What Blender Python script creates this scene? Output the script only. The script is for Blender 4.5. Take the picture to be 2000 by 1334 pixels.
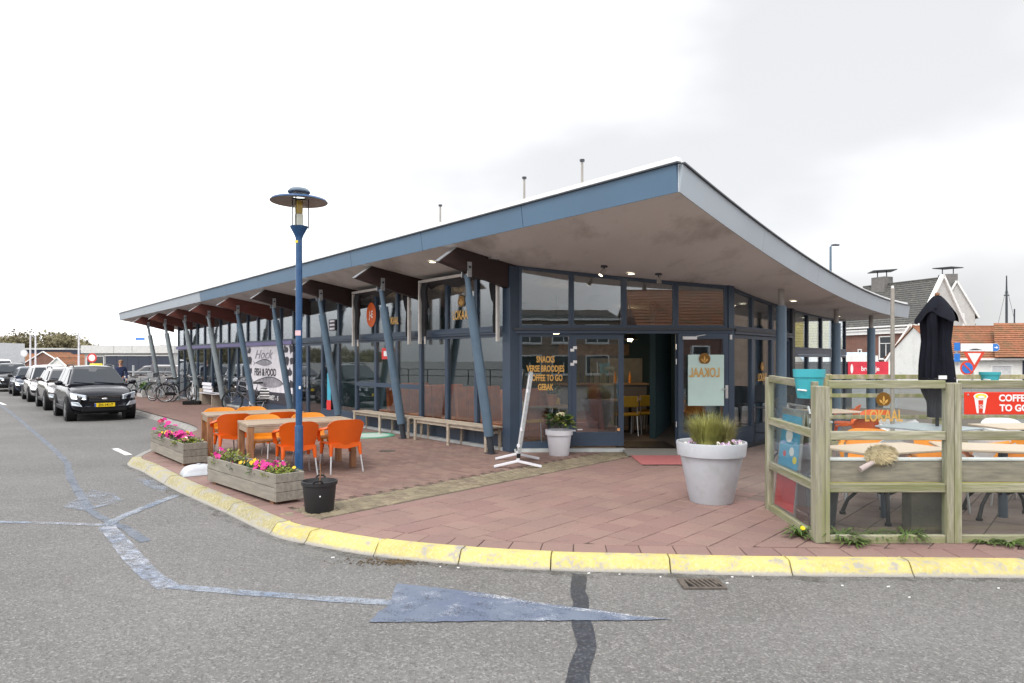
import bpy, math, random
from mathutils import Vector, Matrix
random.seed(11)
R = random.random
def U(a, b): return a + (b - a) * R()
for o in list(bpy.data.objects): bpy.data.objects.remove(o)
SC = bpy.context.scene
COL = SC.collection

# ------------------------------------------------------------------ camera, sky, sun, exposure
EYE = 1.68                       # pavement is z = 0, road surface z = -0.11
FPX, HORIZON = 1333.0, 703.0
cam = bpy.data.cameras.new('camera'); cam_o = bpy.data.objects.new('camera', cam); COL.objects.link(cam_o)
cam_o.location = (0, 0, EYE); cam_o.rotation_euler = (math.radians(90), 0, 0)
cam.lens = 24.0; cam.sensor_width = 36.0; cam.shift_y = 0.018
cam.clip_start = 0.05; cam.clip_end = 3000
SC.camera = cam_o
SUN_EL, SUN_AZ = math.radians(52), math.radians(200)
w = bpy.data.worlds.new('World'); SC.world = w; w.use_nodes = True
nt = w.node_tree; nt.nodes.clear()
def wn(t, **k):
    n = nt.nodes.new(t)
    for a, b in k.items(): setattr(n, a, b)
    return n
wo = wn('ShaderNodeOutputWorld'); bg = wn('ShaderNodeBackground'); add = wn('ShaderNodeAddShader'); bg2 = wn('ShaderNodeBackground')
sky = wn('ShaderNodeTexSky'); sky.sky_type = 'NISHITA'; sky.sun_disc = False
sky.sun_elevation = SUN_EL; sky.sun_rotation = SUN_AZ; sky.air_density = 1.0; sky.dust_density = 4.0; sky.ozone_density = 1.0
bg.inputs['Strength'].default_value = 0.05
hs = wn('ShaderNodeHueSaturation'); hs.inputs['Saturation'].default_value = .2; nt.links.new(sky.outputs[0], hs.inputs['Color']); nt.links.new(hs.outputs[0], bg.inputs['Color'])
# the overcast layer: brighter towards the zenith (as a real cloud deck is), broken by soft grey cloud
tc = wn('ShaderNodeTexCoord'); sep = wn('ShaderNodeSeparateXYZ'); nt.links.new(tc.outputs['Generated'], sep.inputs[0])
mz = wn('ShaderNodeMath', operation='MAXIMUM'); nt.links.new(sep.outputs['Z'], mz.inputs[0]); mz.inputs[1].default_value = 0.0
ma = wn('ShaderNodeMath', operation='MULTIPLY_ADD'); nt.links.new(mz.outputs[0], ma.inputs[0]); ma.inputs[1].default_value = .70; ma.inputs[2].default_value = 1.35
mp = wn('ShaderNodeMapping'); mp.inputs['Scale'].default_value = (1.1, 1.1, 2.4); mp.inputs['Location'].default_value = (47.95, 25.55, 14.35)
nt.links.new(tc.outputs['Generated'], mp.inputs[0])
nz = wn('ShaderNodeTexNoise'); nz.inputs['Scale'].default_value = 1.15; nz.inputs['Detail'].default_value = 5; nz.inputs['Roughness'].default_value = .45
nt.links.new(mp.outputs[0], nz.inputs['Vector'])
rp = wn('ShaderNodeMapRange'); rp.inputs['From Min'].default_value = .30; rp.inputs['From Max'].default_value = .68
rp.inputs['To Min'].default_value = 1.0; rp.inputs['To Max'].default_value = .255; rp.interpolation_type = 'SMOOTHSTEP'
nt.links.new(nz.outputs[0], rp.inputs['Value'])
mm = wn('ShaderNodeMath', operation='MULTIPLY'); nt.links.new(ma.outputs[0], mm.inputs[0]); nt.links.new(rp.outputs[0], mm.inputs[1])
bg2.inputs['Color'].default_value = (.985, .99, 1.0, 1)
nt.links.new(mm.outputs[0], bg2.inputs['Strength'])
nt.links.new(bg.outputs[0], add.inputs[0]); nt.links.new(bg2.outputs[0], add.inputs[1]); nt.links.new(add.outputs[0], wo.inputs[0])
sl = bpy.data.lights.new('sun', 'SUN'); sl.energy = 1.1; sl.angle = math.radians(25); sl.color = (1, .95, .87)
so = bpy.data.objects.new('sun', sl); COL.objects.link(so)
so.rotation_euler = (math.radians(90) - SUN_EL, 0, math.radians(180) - SUN_AZ)
vs = SC.view_settings; vs.view_transform = 'Standard'; vs.look = 'None'; vs.exposure = 0.62; vs.gamma = 1; vs.use_curve_mapping = False
try: SC.cycles.use_adaptive_sampling = True; SC.cycles.use_denoising = True; SC.cycles.max_bounces = 8; SC.cycles.transparent_max_bounces = 16; SC.cycles.sample_clamp_indirect = 8
except Exception: pass

# ------------------------------------------------------------------ helpers
V = Vector
def G(px, py, h=0.0):            # where the sight line through a point of the photograph meets the level z = h
    Y = FPX * (EYE - h) / (py - HORIZON)
    return V(((px - 1000) / FPX * Y, Y, h))
def AT(px, py, Y):               # the point of that sight line at distance Y
    return V(((px - 1000) / FPX * Y, Y, EYE - (py - HORIZON) / FPX * Y))
def v2(a, z=0.0): return V((a[0], a[1], z))
class MB:
    def __init__(s): s.v = []; s.f = []; s.m = []; s.cm = 0
    def add(s, vs, fs):
        o = len(s.v); s.v += [tuple(x) for x in vs]; s.f += [tuple(i + o for i in f) for f in fs]; s.m += [s.cm] * len(fs); return s
    def hexa(s, p): return s.add(p, [(3, 2, 1, 0), (4, 5, 6, 7), (0, 1, 5, 4), (1, 2, 6, 5), (2, 3, 7, 6), (3, 0, 4, 7)])
    def box(s, c, sz, rz=0, rx=0, ry=0):
        M_ = Matrix.Translation(V(c)) @ Matrix.Rotation(rz, 4, 'Z') @ Matrix.Rotation(ry, 4, 'Y') @ Matrix.Rotation(rx, 4, 'X')
        a, b, h = sz[0] / 2, sz[1] / 2, sz[2] / 2
        return s.hexa([M_ @ V(q) for q in ((-a, -b, -h), (a, -b, -h), (a, b, -h), (-a, b, -h), (-a, -b, h), (a, -b, h), (a, b, h), (-a, b, h))])
    def beam(s, p0, p1, wd, ht, up=(0, 0, 1)):   # a bar from p0 to p1
        p0, p1 = V(p0), V(p1); d = (p1 - p0).normalized(); u = V(up); l = d.cross(u)
        if l.length < 1e-4: l = d.cross(V((1, 0, 0)))
        l.normalize(); u = l.cross(d).normalized(); l *= wd / 2; u *= ht / 2
        return s.hexa([p0 - l - u, p0 + l - u, p1 + l - u, p1 - l - u, p0 - l + u, p0 + l + u, p1 + l + u, p1 - l + u])
    def tube(s, pts, r, n=8, cap=True):
        pts = [V(p) for p in pts]; rs = r if isinstance(r, (list, tuple)) else [r] * len(pts)
        o = len(s.v); ref = None; vs = []
        for i, p in enumerate(pts):
            d = (pts[min(i + 1, len(pts) - 1)] - pts[max(i - 1, 0)]).normalized()
            if ref is None: ref = d.orthogonal().normalized()
            ref = (ref - d * ref.dot(d)); ref = ref.normalized() if ref.length > 1e-5 else d.orthogonal().normalized()
            b = d.cross(ref)
            vs += [p + (ref * math.cos(2 * math.pi * k / n) + b * math.sin(2 * math.pi * k / n)) * rs[i] for k in range(n)]
        fs = [(i * n + k, i * n + (k + 1) % n, (i + 1) * n + (k + 1) % n, (i + 1) * n + k) for i in range(len(pts) - 1) for k in range(n)]
        if cap: fs += [tuple(reversed(range(n))), tuple(range((len(pts) - 1) * n, len(pts) * n))]
        return s.add(vs, fs)
    def cyl(s, p0, p1, r0, r1=None, n=12): return s.tube([p0, p1], [r0, r0 if r1 is None else r1], n)
    def lathe(s, prof, n=28, c=(0, 0, 0), cap=False):
        vs = [(c[0] + r * math.cos(2 * math.pi * k / n), c[1] + r * math.sin(2 * math.pi * k / n), c[2] + z) for r, z in prof for k in range(n)]
        fs = [(i * n + k, i * n + (k + 1) % n, (i + 1) * n + (k + 1) % n, (i + 1) * n + k) for i in range(len(prof) - 1) for k in range(n)]
        if cap: fs += [tuple(reversed(range(n))), tuple(range((len(prof) - 1) * n, len(prof) * n))]
        return s.add(vs, fs)
    def prism(s, poly, vec):
        n = len(poly); vec = V(vec); a = [V(p) for p in poly]
        return s.add(a + [p + vec for p in a], [tuple(reversed(range(n))), tuple(range(n, 2 * n))] + [(i, (i + 1) % n, n + (i + 1) % n, n + i) for i in range(n)])
    def sphere(s, c, r, n=12, m=8, sc=(1, 1, 1)):
        vs = []; fs = []
        for j in range(m + 1):
            t = math.pi * j / m
            for k in range(n):
                a = 2 * math.pi * k / n
                vs.append((c[0] + r * sc[0] * math.sin(t) * math.cos(a), c[1] + r * sc[1] * math.sin(t) * math.sin(a), c[2] + r * sc[2] * math.cos(t)))
        for j in range(m):
            for k in range(n): fs.append((j * n + k, (j + 1) * n + k, (j + 1) * n + (k + 1) % n, j * n + (k + 1) % n))
        return s.add(vs, fs)
    def sheet(s, fn, nu, nv, th):     # a curved slab: fn(u,v) and the same moved by th
        th = V(th); a = [V(fn(i / nu, j / nv)) for i in range(nu + 1) for j in range(nv + 1)]; N = len(a); w_ = nv + 1
        fs = []
        for i in range(nu):
            for j in range(nv):
                q = (i * w_ + j, (i + 1) * w_ + j, (i + 1) * w_ + j + 1, i * w_ + j + 1); fs.append(q); fs.append(tuple(N + k for k in reversed(q)))
        for i in range(nu):
            for j in (0, nv): q = (i * w_ + j, (i + 1) * w_ + j); fs.append((q[0], q[1], q[1] + N, q[0] + N))
        for j in range(nv):
            for i in (0, nu): q = (i * w_ + j, i * w_ + j + 1); fs.append((q[0], q[1], q[1] + N, q[0] + N))
        return s.add(a + [p + th for p in a], fs)
    def build(s, name, mat, parent=None, off=(0, 0, 0), smooth=None, bevel=0, seg=1, kind=None, sub=0):
        me = bpy.data.meshes.new(name); o_ = V(off)
        me.from_pydata([(x[0] - o_[0], x[1] - o_[1], x[2] - o_[2]) for x in s.v], [], s.f)
        for m_ in (mat if isinstance(mat, (list, tuple)) else [mat]): me.materials.append(m_)
        if isinstance(mat, (list, tuple)): me.polygons.foreach_set('material_index', s.m)
        if smooth:
            me.shade_smooth()
            if smooth is not True: me.set_sharp_from_angle(angle=math.radians(smooth))
        me.update()
        return link(name, me, parent, bevel, seg, kind, sub)
def link(name, me, parent=None, bevel=0, seg=1, kind=None, sub=0):
    o = bpy.data.objects.new(name, me); COL.objects.link(o)
    if parent: o.parent = parent
    if bevel:
        b = o.modifiers.new('bevel', 'BEVEL'); b.width = bevel; b.segments = seg; b.limit_method = 'ANGLE'; b.angle_limit = math.radians(40)
    if sub:
        b = o.modifiers.new('sub', 'SUBSURF'); b.levels = sub; b.render_levels = sub
    if kind: o['kind'] = kind
    return o
def tag(o, label, cat, group=None):
    o['label'] = label; o['category'] = cat
    if group: o['group'] = group
    return o
def thing(name, label, cat, loc=(0, 0, 0), rz=0, group=None):
    o = bpy.data.objects.new(name, None); COL.objects.link(o); o.empty_display_size = .1
    o.location = loc; o.rotation_euler = (0, 0, rz)
    return tag(o, label, cat, group)
def copy_tree(o, label, loc, rz, group=None):
    kids = {}
    for x in bpy.data.objects:
        if x.parent: kids.setdefault(x.parent.name, []).append(x)
    def cp(a, par):
        c = a.copy(); COL.objects.link(c); c.parent = par
        for k in kids.get(a.name, []): cp(k, c)
        return c
    r = cp(o, None); r.location = loc; r.rotation_euler = (0, 0, rz); r['label'] = label
    if group: r['group'] = group
    return r
def facing(v): return math.atan2(-v[0], v[1])     # rotation that turns local +Y towards v
FONTS = {}
def text(s, name, pos, xd, size, mat, parent, off=(0, 0, 0), up=(0, 0, 1), sx=.55, bold=0.0, ext=.0015, flip=False, shear=0, align='CENTER'):
    c = bpy.data.curves.new(name, 'FONT'); c.body = s; c.size = size; c.align_x = align; c.align_y = 'CENTER'; c.extrude = ext; c.offset = bold * size; c.shear = shear
    c.resolution_u = 3; c.materials.append(mat)
    o = bpy.data.objects.new(name, c); COL.objects.link(o); o.parent = parent
    x = V(xd).normalized(); u = V(up).normalized(); n = x.cross(u)
    if flip: x = -x
    p = V(pos) - V(off)
    o.matrix_local = Matrix(((x[0] * sx, u[0], n[0], p[0]), (x[1] * sx, u[1], n[1], p[1]), (x[2] * sx, u[2], n[2], p[2]), (0, 0, 0, 1)))
    return o

# ------------------------------------------------------------------ materials
def nodes(name):
    m = bpy.data.materials.new(name); m.use_nodes = True; t = m.node_tree; t.nodes.clear()
    out = t.nodes.new('ShaderNodeOutputMaterial'); return m, t, out
def N(t, ty, ins=None, **k):
    n = t.nodes.new(ty)
    for a, b in k.items(): setattr(n, a, b)
    for a, b in (ins or {}).items():
        if isinstance(b, bpy.types.NodeSocket): t.links.new(b, n.inputs[a])
        else: n.inputs[a].default_value = b
    return n
def mixc(t, fac, a, b, mode='MIX'):
    n = t.nodes.new('ShaderNodeMix'); n.data_type = 'RGBA'; n.blend_type = mode
    for i, x in ((0, fac), (6, a), (7, b)):
        if isinstance(x, bpy.types.NodeSocket): t.links.new(x, n.inputs[i])
        else: n.inputs[i].default_value = x if i == 0 else (*x[:3], 1)
    return n.outputs[2]
def ramp(t, val, a, b, lo=0.0, hi=1.0):
    return N(t, 'ShaderNodeMapRange', {'Value': val, 'From Min': a, 'From Max': b, 'To Min': lo, 'To Max': hi}).outputs[0]
def coords(t, world, stretch):
    s = N(t, 'ShaderNodeNewGeometry').outputs['Position'] if world else N(t, 'ShaderNodeTexCoord').outputs['Object']
    return N(t, 'ShaderNodeMapping', {'Vector': s, 'Scale': stretch}).outputs[0]
def noise(t, vec, scale, detail=4, rough=.55):
    return N(t, 'ShaderNodeTexNoise', {'Vector': vec, 'Scale': scale, 'Detail': detail, 'Roughness': rough}).outputs[0]
def M(name, c, rough=.6, metal=0.0, var=.12, scale=6, bump=0.0, bs=60, rnd=0.0, dirt=None, ds=1.5, dt=(.5, .7), da=.7, stretch=(1, 1, 1), world=False, coat=0.0, spec=.5):
    m, t, out = nodes(name); vec = coords(t, world, stretch)
    n1 = noise(t, vec, scale)
    col = mixc(t, ramp(t, n1, .3, .7), [x * (1 - var) for x in c], [min(1, x * (1 + var)) for x in c])
    if dirt:
        n2 = noise(t, vec, ds, 6, .65)
        col = mixc(t, ramp(t, n2, dt[0], dt[1], 0, da), col, dirt)
    if rnd:
        oi = N(t, 'ShaderNodeObjectInfo').outputs['Random']
        col = N(t, 'ShaderNodeHueSaturation', {'Color': col, 'Value': ramp(t, oi, 0, 1, 1 - rnd, 1 + rnd)}).outputs[0]
    p = N(t, 'ShaderNodeBsdfPrincipled', {'Base Color': col, 'Metallic': metal, 'Specular IOR Level': spec})
    t.links.new(ramp(t, n1, .2, .8, max(.02, rough - .08), min(1, rough + .08)), p.inputs['Roughness'])
    if coat: p.inputs['Coat Weight'].default_value = coat; p.inputs['Coat Roughness'].default_value = .04
    if bump:
        b = N(t, 'ShaderNodeBump', {'Strength': bump, 'Distance': .01, 'Height': noise(t, vec, bs, 5, .6)})
        t.links.new(b.outputs[0], p.inputs['Normal'])
    t.links.new(p.outputs[0], out.inputs[0]); return m
def glass(name, tint=(.8, .86, .86), ior=1.6, dirt=0.0):
    m, t, out = nodes(name)
    fr = N(t, 'ShaderNodeFresnel', {'IOR': ramp(t, N(t, 'ShaderNodeNewGeometry').outputs['Backfacing'], 0, 1, ior, 1 / ior)})
    tr = N(t, 'ShaderNodeBsdfTransparent', {'Color': (*tint, 1)})
    gl = N(t, 'ShaderNodeBsdfGlossy', {'Color': (.92, .96, 1, 1), 'Roughness': .008})
    geo = N(t, 'ShaderNodeNewGeometry').outputs['Position']
    bp = N(t, 'ShaderNodeBump', {'Strength': .035, 'Distance': .02, 'Height': noise(t, geo, 1.1, 2)})
    t.links.new(bp.outputs[0], gl.inputs['Normal'])
    mx = N(t, 'ShaderNodeMixShader', {0: fr.outputs[0]}); t.links.new(tr.outputs[0], mx.inputs[1]); t.links.new(gl.outputs[0], mx.inputs[2])
    if dirt:
        df = N(t, 'ShaderNodeBsdfDiffuse', {'Color': (.6, .62, .6, 1)})
        k = N(t, 'ShaderNodeMixShader', {0: ramp(t, noise(t, geo, 3, 6, .7), .4, .8, dirt * .4, dirt * 1.6)})
        t.links.new(mx.outputs[0], k.inputs[1]); t.links.new(df.outputs[0], k.inputs[2]); mx = k
    t.links.new(mx.outputs[0], out.inputs[0]); return m
def emit(name, c, s):
    m, t, out = nodes(name); e = N(t, 'ShaderNodeEmission', {'Color': (*c, 1), 'Strength': s}); t.links.new(e.outputs[0], out.inputs[0]); return m
def asphalt():
    m, t, out = nodes('asphalt'); g = N(t, 'ShaderNodeNewGeometry').outputs['Position']
    vo = N(t, 'ShaderNodeTexVoronoi', {'Vector': g, 'Scale': 75.0, 'Randomness': 1.0})
    n2 = noise(t, g, .5, 5); n3 = noise(t, g, 9, 5, .7); n4 = noise(t, g, 230, 2)
    base = mixc(t, ramp(t, n2, .35, .65), (.112, .110, .107), (.168, .165, .163))
    base = mixc(t, ramp(t, noise(t, g, .16, 6, .6), .42, .62, 0, .35), base, (.105, .098, .09))
    base = mixc(t, ramp(t, n3, .3, .7, 0, .45), base, (.088, .086, .085))
    vr = N(t, 'ShaderNodeSeparateColor', {'Color': vo.outputs['Color']}).outputs
    base = mixc(t, ramp(t, vr[0], .66, .98, 0, .5), base, (.32, .315, .31))
    base = mixc(t, ramp(t, vr[1], .6, 1, 0, .6), base, (.045, .043, .043))
    base = mixc(t, ramp(t, n4, .45, .75, 0, .4), base, (.30, .29, .28))
    p = N(t, 'ShaderNodeBsdfPrincipled', {'Base Color': base, 'Roughness': .85, 'Specular IOR Level': .3})
    b = N(t, 'ShaderNodeBump', {'Strength': .8, 'Distance': .006, 'Height': vo.outputs['Distance']}); t.links.new(b.outputs[0], p.inputs['Normal'])
    t.links.new(p.outputs[0], out.inputs[0]); return m
def worn(name, c, c2, lo, hi, sc=7, alpha_edge=.35, cracks=False):   # road paint worn through to the stones
    m, t, out = nodes(name); g = N(t, 'ShaderNodeNewGeometry').outputs['Position']
    n1 = noise(t, g, sc, 8, .75); n2 = noise(t, g, 85, 3, .8); n3 = noise(t, g, 2.2, 4)
    col = mixc(t, ramp(t, n3, lo, hi), c, c2)
    if cracks:
        vo = N(t, 'ShaderNodeTexVoronoi', {'Vector': N(t, 'ShaderNodeVectorMath', {0: g, 1: N(t, 'ShaderNodeTexNoise', {'Vector': g, 'Scale': 14.0, 'Detail': 4.0}).outputs['Color']}, operation='ADD').outputs[0], 'Scale': 13.0}, feature='DISTANCE_TO_EDGE').outputs['Distance']
        k = N(t, 'ShaderNodeMath', {0: ramp(t, vo, .0, .09, 1, 0), 1: ramp(t, noise(t, g, 3.0, 7, .8), .53, .64, 0, .75)}, operation='MULTIPLY').outputs[0]
        col = mixc(t, k, col, (.75, .77, .8))
    p = N(t, 'ShaderNodeBsdfPrincipled', {'Base Color': col, 'Roughness': .7})
    tr = N(t, 'ShaderNodeBsdfTransparent')
    s_ = N(t, 'ShaderNodeMath', {0: n1, 1: n2}, operation='ADD').outputs[0]
    mx = N(t, 'ShaderNodeMixShader', {0: ramp(t, s_, alpha_edge * 2, alpha_edge * 2 + .24)}); t.links.new(tr.outputs[0], mx.inputs[1]); t.links.new(p.outputs[0], mx.inputs[2])
    t.links.new(mx.outputs[0], out.inputs[0]); return m
def kerbmat(name, yel, wear):
    m, t, out = nodes(name); g = N(t, 'ShaderNodeNewGeometry').outputs['Position']
    z = N(t, 'ShaderNodeSeparateXYZ', {0: g}).outputs['Z']
    n1 = noise(t, g, 5, 8, .7); n2 = noise(t, g, 40, 5, .7); n3 = noise(t, g, 1.2, 3)
    conc = mixc(t, n2, (.22, .21, .19), (.36, .34, .31))
    yl = mixc(t, ramp(t, n3, .35, .65), yel, [min(1, x * 1.25 + .03) for x in yel])
    yl = mixc(t, ramp(t, n2, .46, .68, 0, .5), yl, (.66, .60, .40)); yl = mixc(t, ramp(t, noise(t, g, 18, 6, .7), .55, .72, 0, .6), yl, (.30, .27, .18))
    zz = N(t, 'ShaderNodeMath', {0: z, 1: ramp(t, n1, .2, .8, -.03, .03)}, operation='ADD').outputs[0]
    f1 = ramp(t, zz, -.095, -.072); f2 = ramp(t, N(t, 'ShaderNodeMath', {0: n1, 1: ramp(t, n2, 0, 1, -.12, .12)}, operation='ADD').outputs[0], wear + .1, wear - .02)
    col = mixc(t, N(t, 'ShaderNodeMath', {0: f1, 1: f2}, operation='MULTIPLY').outputs[0], conc, yl)
    p = N(t, 'ShaderNodeBsdfPrincipled', {'Base Color': col, 'Roughness': .72})
    b = N(t, 'ShaderNodeBump', {'Strength': .35, 'Distance': .004, 'Height': n2}); t.links.new(b.outputs[0], p.inputs['Normal'])
    t.links.new(p.outputs[0], out.inputs[0]); return m
def pave(name, c, rnd=.08, dirt=(.12, .10, .085)):
    m, t, out = nodes(name); g = N(t, 'ShaderNodeNewGeometry').outputs['Position']
    n1 = noise(t, g, 1.1, 5, .6); n2 = noise(t, g, 60, 4, .75); n3 = noise(t, g, 5, 5, .7)
    col = mixc(t, ramp(t, n2, .3, .7), [x * .84 for x in c], [x * 1.18 for x in c])
    wv = N(t, 'ShaderNodeNewGeometry').outputs['Random Per Island']
    oi = N(t, 'ShaderNodeObjectInfo').outputs['Random']
    rr = N(t, 'ShaderNodeMath', {0: wv, 1: oi}, operation='ADD').outputs[0]
    rr = N(t, 'ShaderNodeMath', {0: rr}, operation='FRACT').outputs[0]
    col = N(t, 'ShaderNodeHueSaturation', {'Color': col, 'Value': ramp(t, rr, 0, 1, 1 - rnd, 1 + rnd), 'Hue': ramp(t, rr, 0, 1, .492, .508)}).outputs[0]
    col = mixc(t, ramp(t, n1, .42, .66, 0, .55), col, [a * .5 + b * .6 for a, b in zip(c, dirt)])
    col = mixc(t, ramp(t, n3, .58, .75, 0, .5), col, dirt)
    p = N(t, 'ShaderNodeBsdfPrincipled', {'Base Color': col, 'Roughness': .78, 'Specular IOR Level': .4})
    b = N(t, 'ShaderNodeBump', {'Strength': .3, 'Distance': .003, 'Height': n2}); t.links.new(b.outputs[0], p.inputs['Normal'])
    t.links.new(p.outputs[0], out.inputs[0]); return m
def brickmat(name, a, b, mort, sc=1.0, size=(.21, .065), axis='XZ'):
    m, t, out = nodes(name); g = N(t, 'ShaderNodeTexCoord').outputs['Object']; s = N(t, 'ShaderNodeSeparateXYZ', {0: g}).outputs
    h = N(t, 'ShaderNodeMath', {0: s['X'], 1: s['Y']}, operation='ADD').outputs[0] if axis == 'XZ' else s['X']
    cv = N(t, 'ShaderNodeCombineXYZ', {0: h, 1: s['Z'] if axis == 'XZ' else s['Y']}).outputs[0]
    br = N(t, 'ShaderNodeTexBrick', {'Vector': cv, 'Color1': (*a, 1), 'Color2': (*b, 1), 'Mortar': (*mort, 1), 'Scale': sc, 'Mortar Size': .006, 'Brick Width': size[0], 'Row Height': size[1]})
    col = mixc(t, ramp(t, noise(t, g, 2, 5), .4, .7, 0, .4), br.outputs[0], [x * .55 for x in a])
    p = N(t, 'ShaderNodeBsdfPrincipled', {'Base Color': col, 'Roughness': .85}); t.links.new(p.outputs[0], out.inputs[0]); return m
m_asphalt = asphalt()
m_tile = pave('red_tile', (.228, .142, .125)); m_brick = pave('brown_brick', (.195, .123, .104), .18)
m_terr = pave('grey_tile', (.175, .128, .112)); m_cob = pave('beige_cobble', (.20, .165, .115), .25, (.11, .10, .055))
m_bed = M('joint_sand', (.085, .066, .052), .9, bump=.4, world=True)
m_farpave = brickmat('far_paving', (.215, .125, .10), (.175, .10, .085), (.10, .085, .07), 1, (.21, .105), 'XY')
m_kerb = kerbmat('yellow_kerb', (.41, .345, .10), .53); m_kerb2 = kerbmat('faded_kerb', (.23, .20, .085), .49)
m_kgrey = M('grey_kerb', (.25, .24, .23), .85, bump=.3, world=True)
m_frame = M('slate_blue_frame', (.036, .058, .094), .42, var=.08, scale=2, world=True)
m_frame2 = M('dark_frame', (.030, .036, .046), .45)
m_fascia = M('blue_fascia', (.078, .145, .225), .45, var=.06, scale=.8, world=True, dirt=(.07, .12, .18), ds=2, da=.25)
m_fascia2 = M('pale_fascia', (.34, .385, .43), .45, metal=.1, var=.06, scale=.8, world=True)  # sky reflection of the right edge put into the colour; also paler far panels
m_soffit = M('soffit', (.60, .60, .59), .8, var=.07, scale=1.2, world=True, dirt=(.13, .11, .10), ds=1.1, dt=(.52, .72), da=.55, stretch=(1, .35, 1))
m_white = M('white_edge', (.8, .8, .8), .6, var=.04)
m_beamw = M('shaded_red_beam', (.026, .013, .012), .5, var=.25, scale=3, stretch=(1, 1, 6), world=True)  # near beams: same red, shade put into the colour
m_beamr = M('lit_red_beam', (.115, .034, .025), .5, var=.22, scale=3, stretch=(1, 1, 6), world=True)  # far beams: lit copy of the beam red, light put into the colour
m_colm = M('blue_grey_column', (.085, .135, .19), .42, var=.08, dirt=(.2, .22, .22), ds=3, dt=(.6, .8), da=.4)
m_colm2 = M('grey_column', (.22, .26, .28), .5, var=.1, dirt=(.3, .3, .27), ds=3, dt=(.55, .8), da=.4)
m_steel = M('galvanised', (.42, .44, .46), .4, metal=.7, var=.15, scale=20)
m_alu = M('aluminium', (.62, .63, .65), .32, metal=.8, var=.06)
m_glass = glass('window_glass', (.90, .93, .94), 1.95); m_glassf = glass('fence_glass', (.95, .97, .96), 1.35, .018); m_glassc = glass('clear_glass', (.9, .93, .92), 1.45)
m_lampg = glass('lamp_glass', (.95, .95, .92), 1.4)
m_black = M('black_plastic', (.009, .009, .011), .5, spec=.25); m_rubber = M('black_rubber', (.012, .012, .012), .8, spec=.2)
m_int = M('interior_teal', (.018, .045, .052), .8, world=True); m_intf = M('interior_floor', (.11, .085, .07), .5, world=True, scale=2)
m_intg = M('interior_grey', (.10, .10, .105), .8, world=True)
m_gold = M('gold_print', (.62, .36, .095), .4, metal=.25, var=.05); m_goldd = M('bronze_print', (.20, .095, .015), .4, metal=.35, var=.1)
m_orange = M('orange_plastic', (.64, .095, .004), .38, var=.05); m_yelo = M('amber_plastic', (.70, .24, .010), .38, var=.05)
m_wood = M('grey_wood', (.34, .285, .225), .75, var=.28, scale=5, bump=.4, bs=30, stretch=(1, 7, 7), rnd=.15, dirt=(.19, .17, .15), ds=3, da=.5)
m_woodb = M('brown_teak', (.27, .125, .058), .6, var=.3, scale=5, bump=.3, bs=30, stretch=(6, 6, 1), rnd=.15)
m_woodt = M('weathered_top', (.30, .225, .155), .7, var=.3, scale=5, bump=.3, bs=30, stretch=(1, 8, 8), rnd=.12, dirt=(.26, .24, .23), ds=2.5, da=.6)
m_trough = M('planter_board', (.22, .20, .17), .8, var=.22, scale=2.5, bump=.25, bs=18, stretch=(1, 8, 8), rnd=.16, dirt=(.16, .15, .13), ds=3, da=.6)
m_moss = M('mossy_wood', (.335, .30, .21), .85, var=.35, scale=6, bump=.5, bs=30, stretch=(2, 2, 1), rnd=.1, dirt=(.22, .24, .07), ds=5, dt=(.42, .62), da=.85)
def wood(n, st): return M(n, (.285, .27, .205), .85, var=.3, scale=9, bump=.6, bs=14, stretch=st, rnd=.14, dirt=(.16, .175, .06), ds=2.2, dt=(.42, .64), da=.75)
m_mossx, m_mossy_, m_mossz = wood('mossy_rail', (.5, 5, 5)), wood('mossy_side_rail', (5, .5, 5)), wood('mossy_post', (5, 5, .5))
m_soil = M('soil', (.03, .022, .016), .95, bump=.6, bs=80)
m_lampb = M('lamp_blue', (.016, .066, .17), .35, var=.08, dirt=(.05, .12, .25), ds=8, da=.5)
m_lamps = M('lamp_shade', (.28, .26, .24), .5); m_yst = M('yellow_sticker', (.8, .62, .03), .5); m_wst = M('white_sticker', (.75, .75, .75), .5); m_rst = M('red_print', (.6, .03, .03), .5)
m_pot = M('white_pot', (.43, .45, .49), .45, var=.05, dirt=(.30, .30, .28), ds=4.5, dt=(.50, .75), da=.55)
m_potw = M('clean_white_pot', (.66, .66, .71), .4, var=.03); m_turq = M('turquoise_plastic', (.045, .36, .42), .4, var=.06); m_dgrey = M('dark_grey_pot', (.05, .055, .065), .5)
m_mat = M('red_mat', (.40, .125, .125), .9, var=.12, scale=40, bump=.3, bs=200); m_matg = M('grey_mat', (.20, .195, .18), .9, var=.15, scale=30)
m_iron = M('cast_iron', (.085, .07, .06), .7, var=.3, scale=15, bump=.3); m_hole = M('drain_dark', (.004, .004, .004), 1)
m_tar = M('tar_seal', (.022, .026, .036), .5, var=.3, scale=12, world=True, dirt=(.11, .115, .125), ds=45, dt=(.5, .7), da=.8)
m_tarb = M('blue_tar_seal', (.10, .12, .155), .5, var=.25, scale=12, world=True, dirt=(.16, .165, .17), ds=60, dt=(.5, .7), da=.8)
m_tarw = worn('worn_blue_tar', (.095, .115, .15), (.13, .148, .18), .4, .6, 8, .37); m_pblue = worn('blue_patch', (.092, .116, .175), (.12, .146, .196), .4, .6, 7, .345, True)
m_pline = worn('worn_line', (.36, .38, .43), (.22, .26, .34), .4, .6, 9, .44); m_pline2 = worn('blue_grey_line', (.16, .20, .27), (.25, .28, .33), .4, .6, 9, .41)
m_pwh = worn('white_line', (.7, .7, .7), (.6, .6, .6), .4, .6, 9, .36); m_pfa = worn('faint_patch', (.20, .24, .32), (.26, .29, .35), .4, .6, 6, .47)
def leafm(n, c, v=.35): return M(n, c, .6, var=v, scale=9, world=True)
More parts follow.
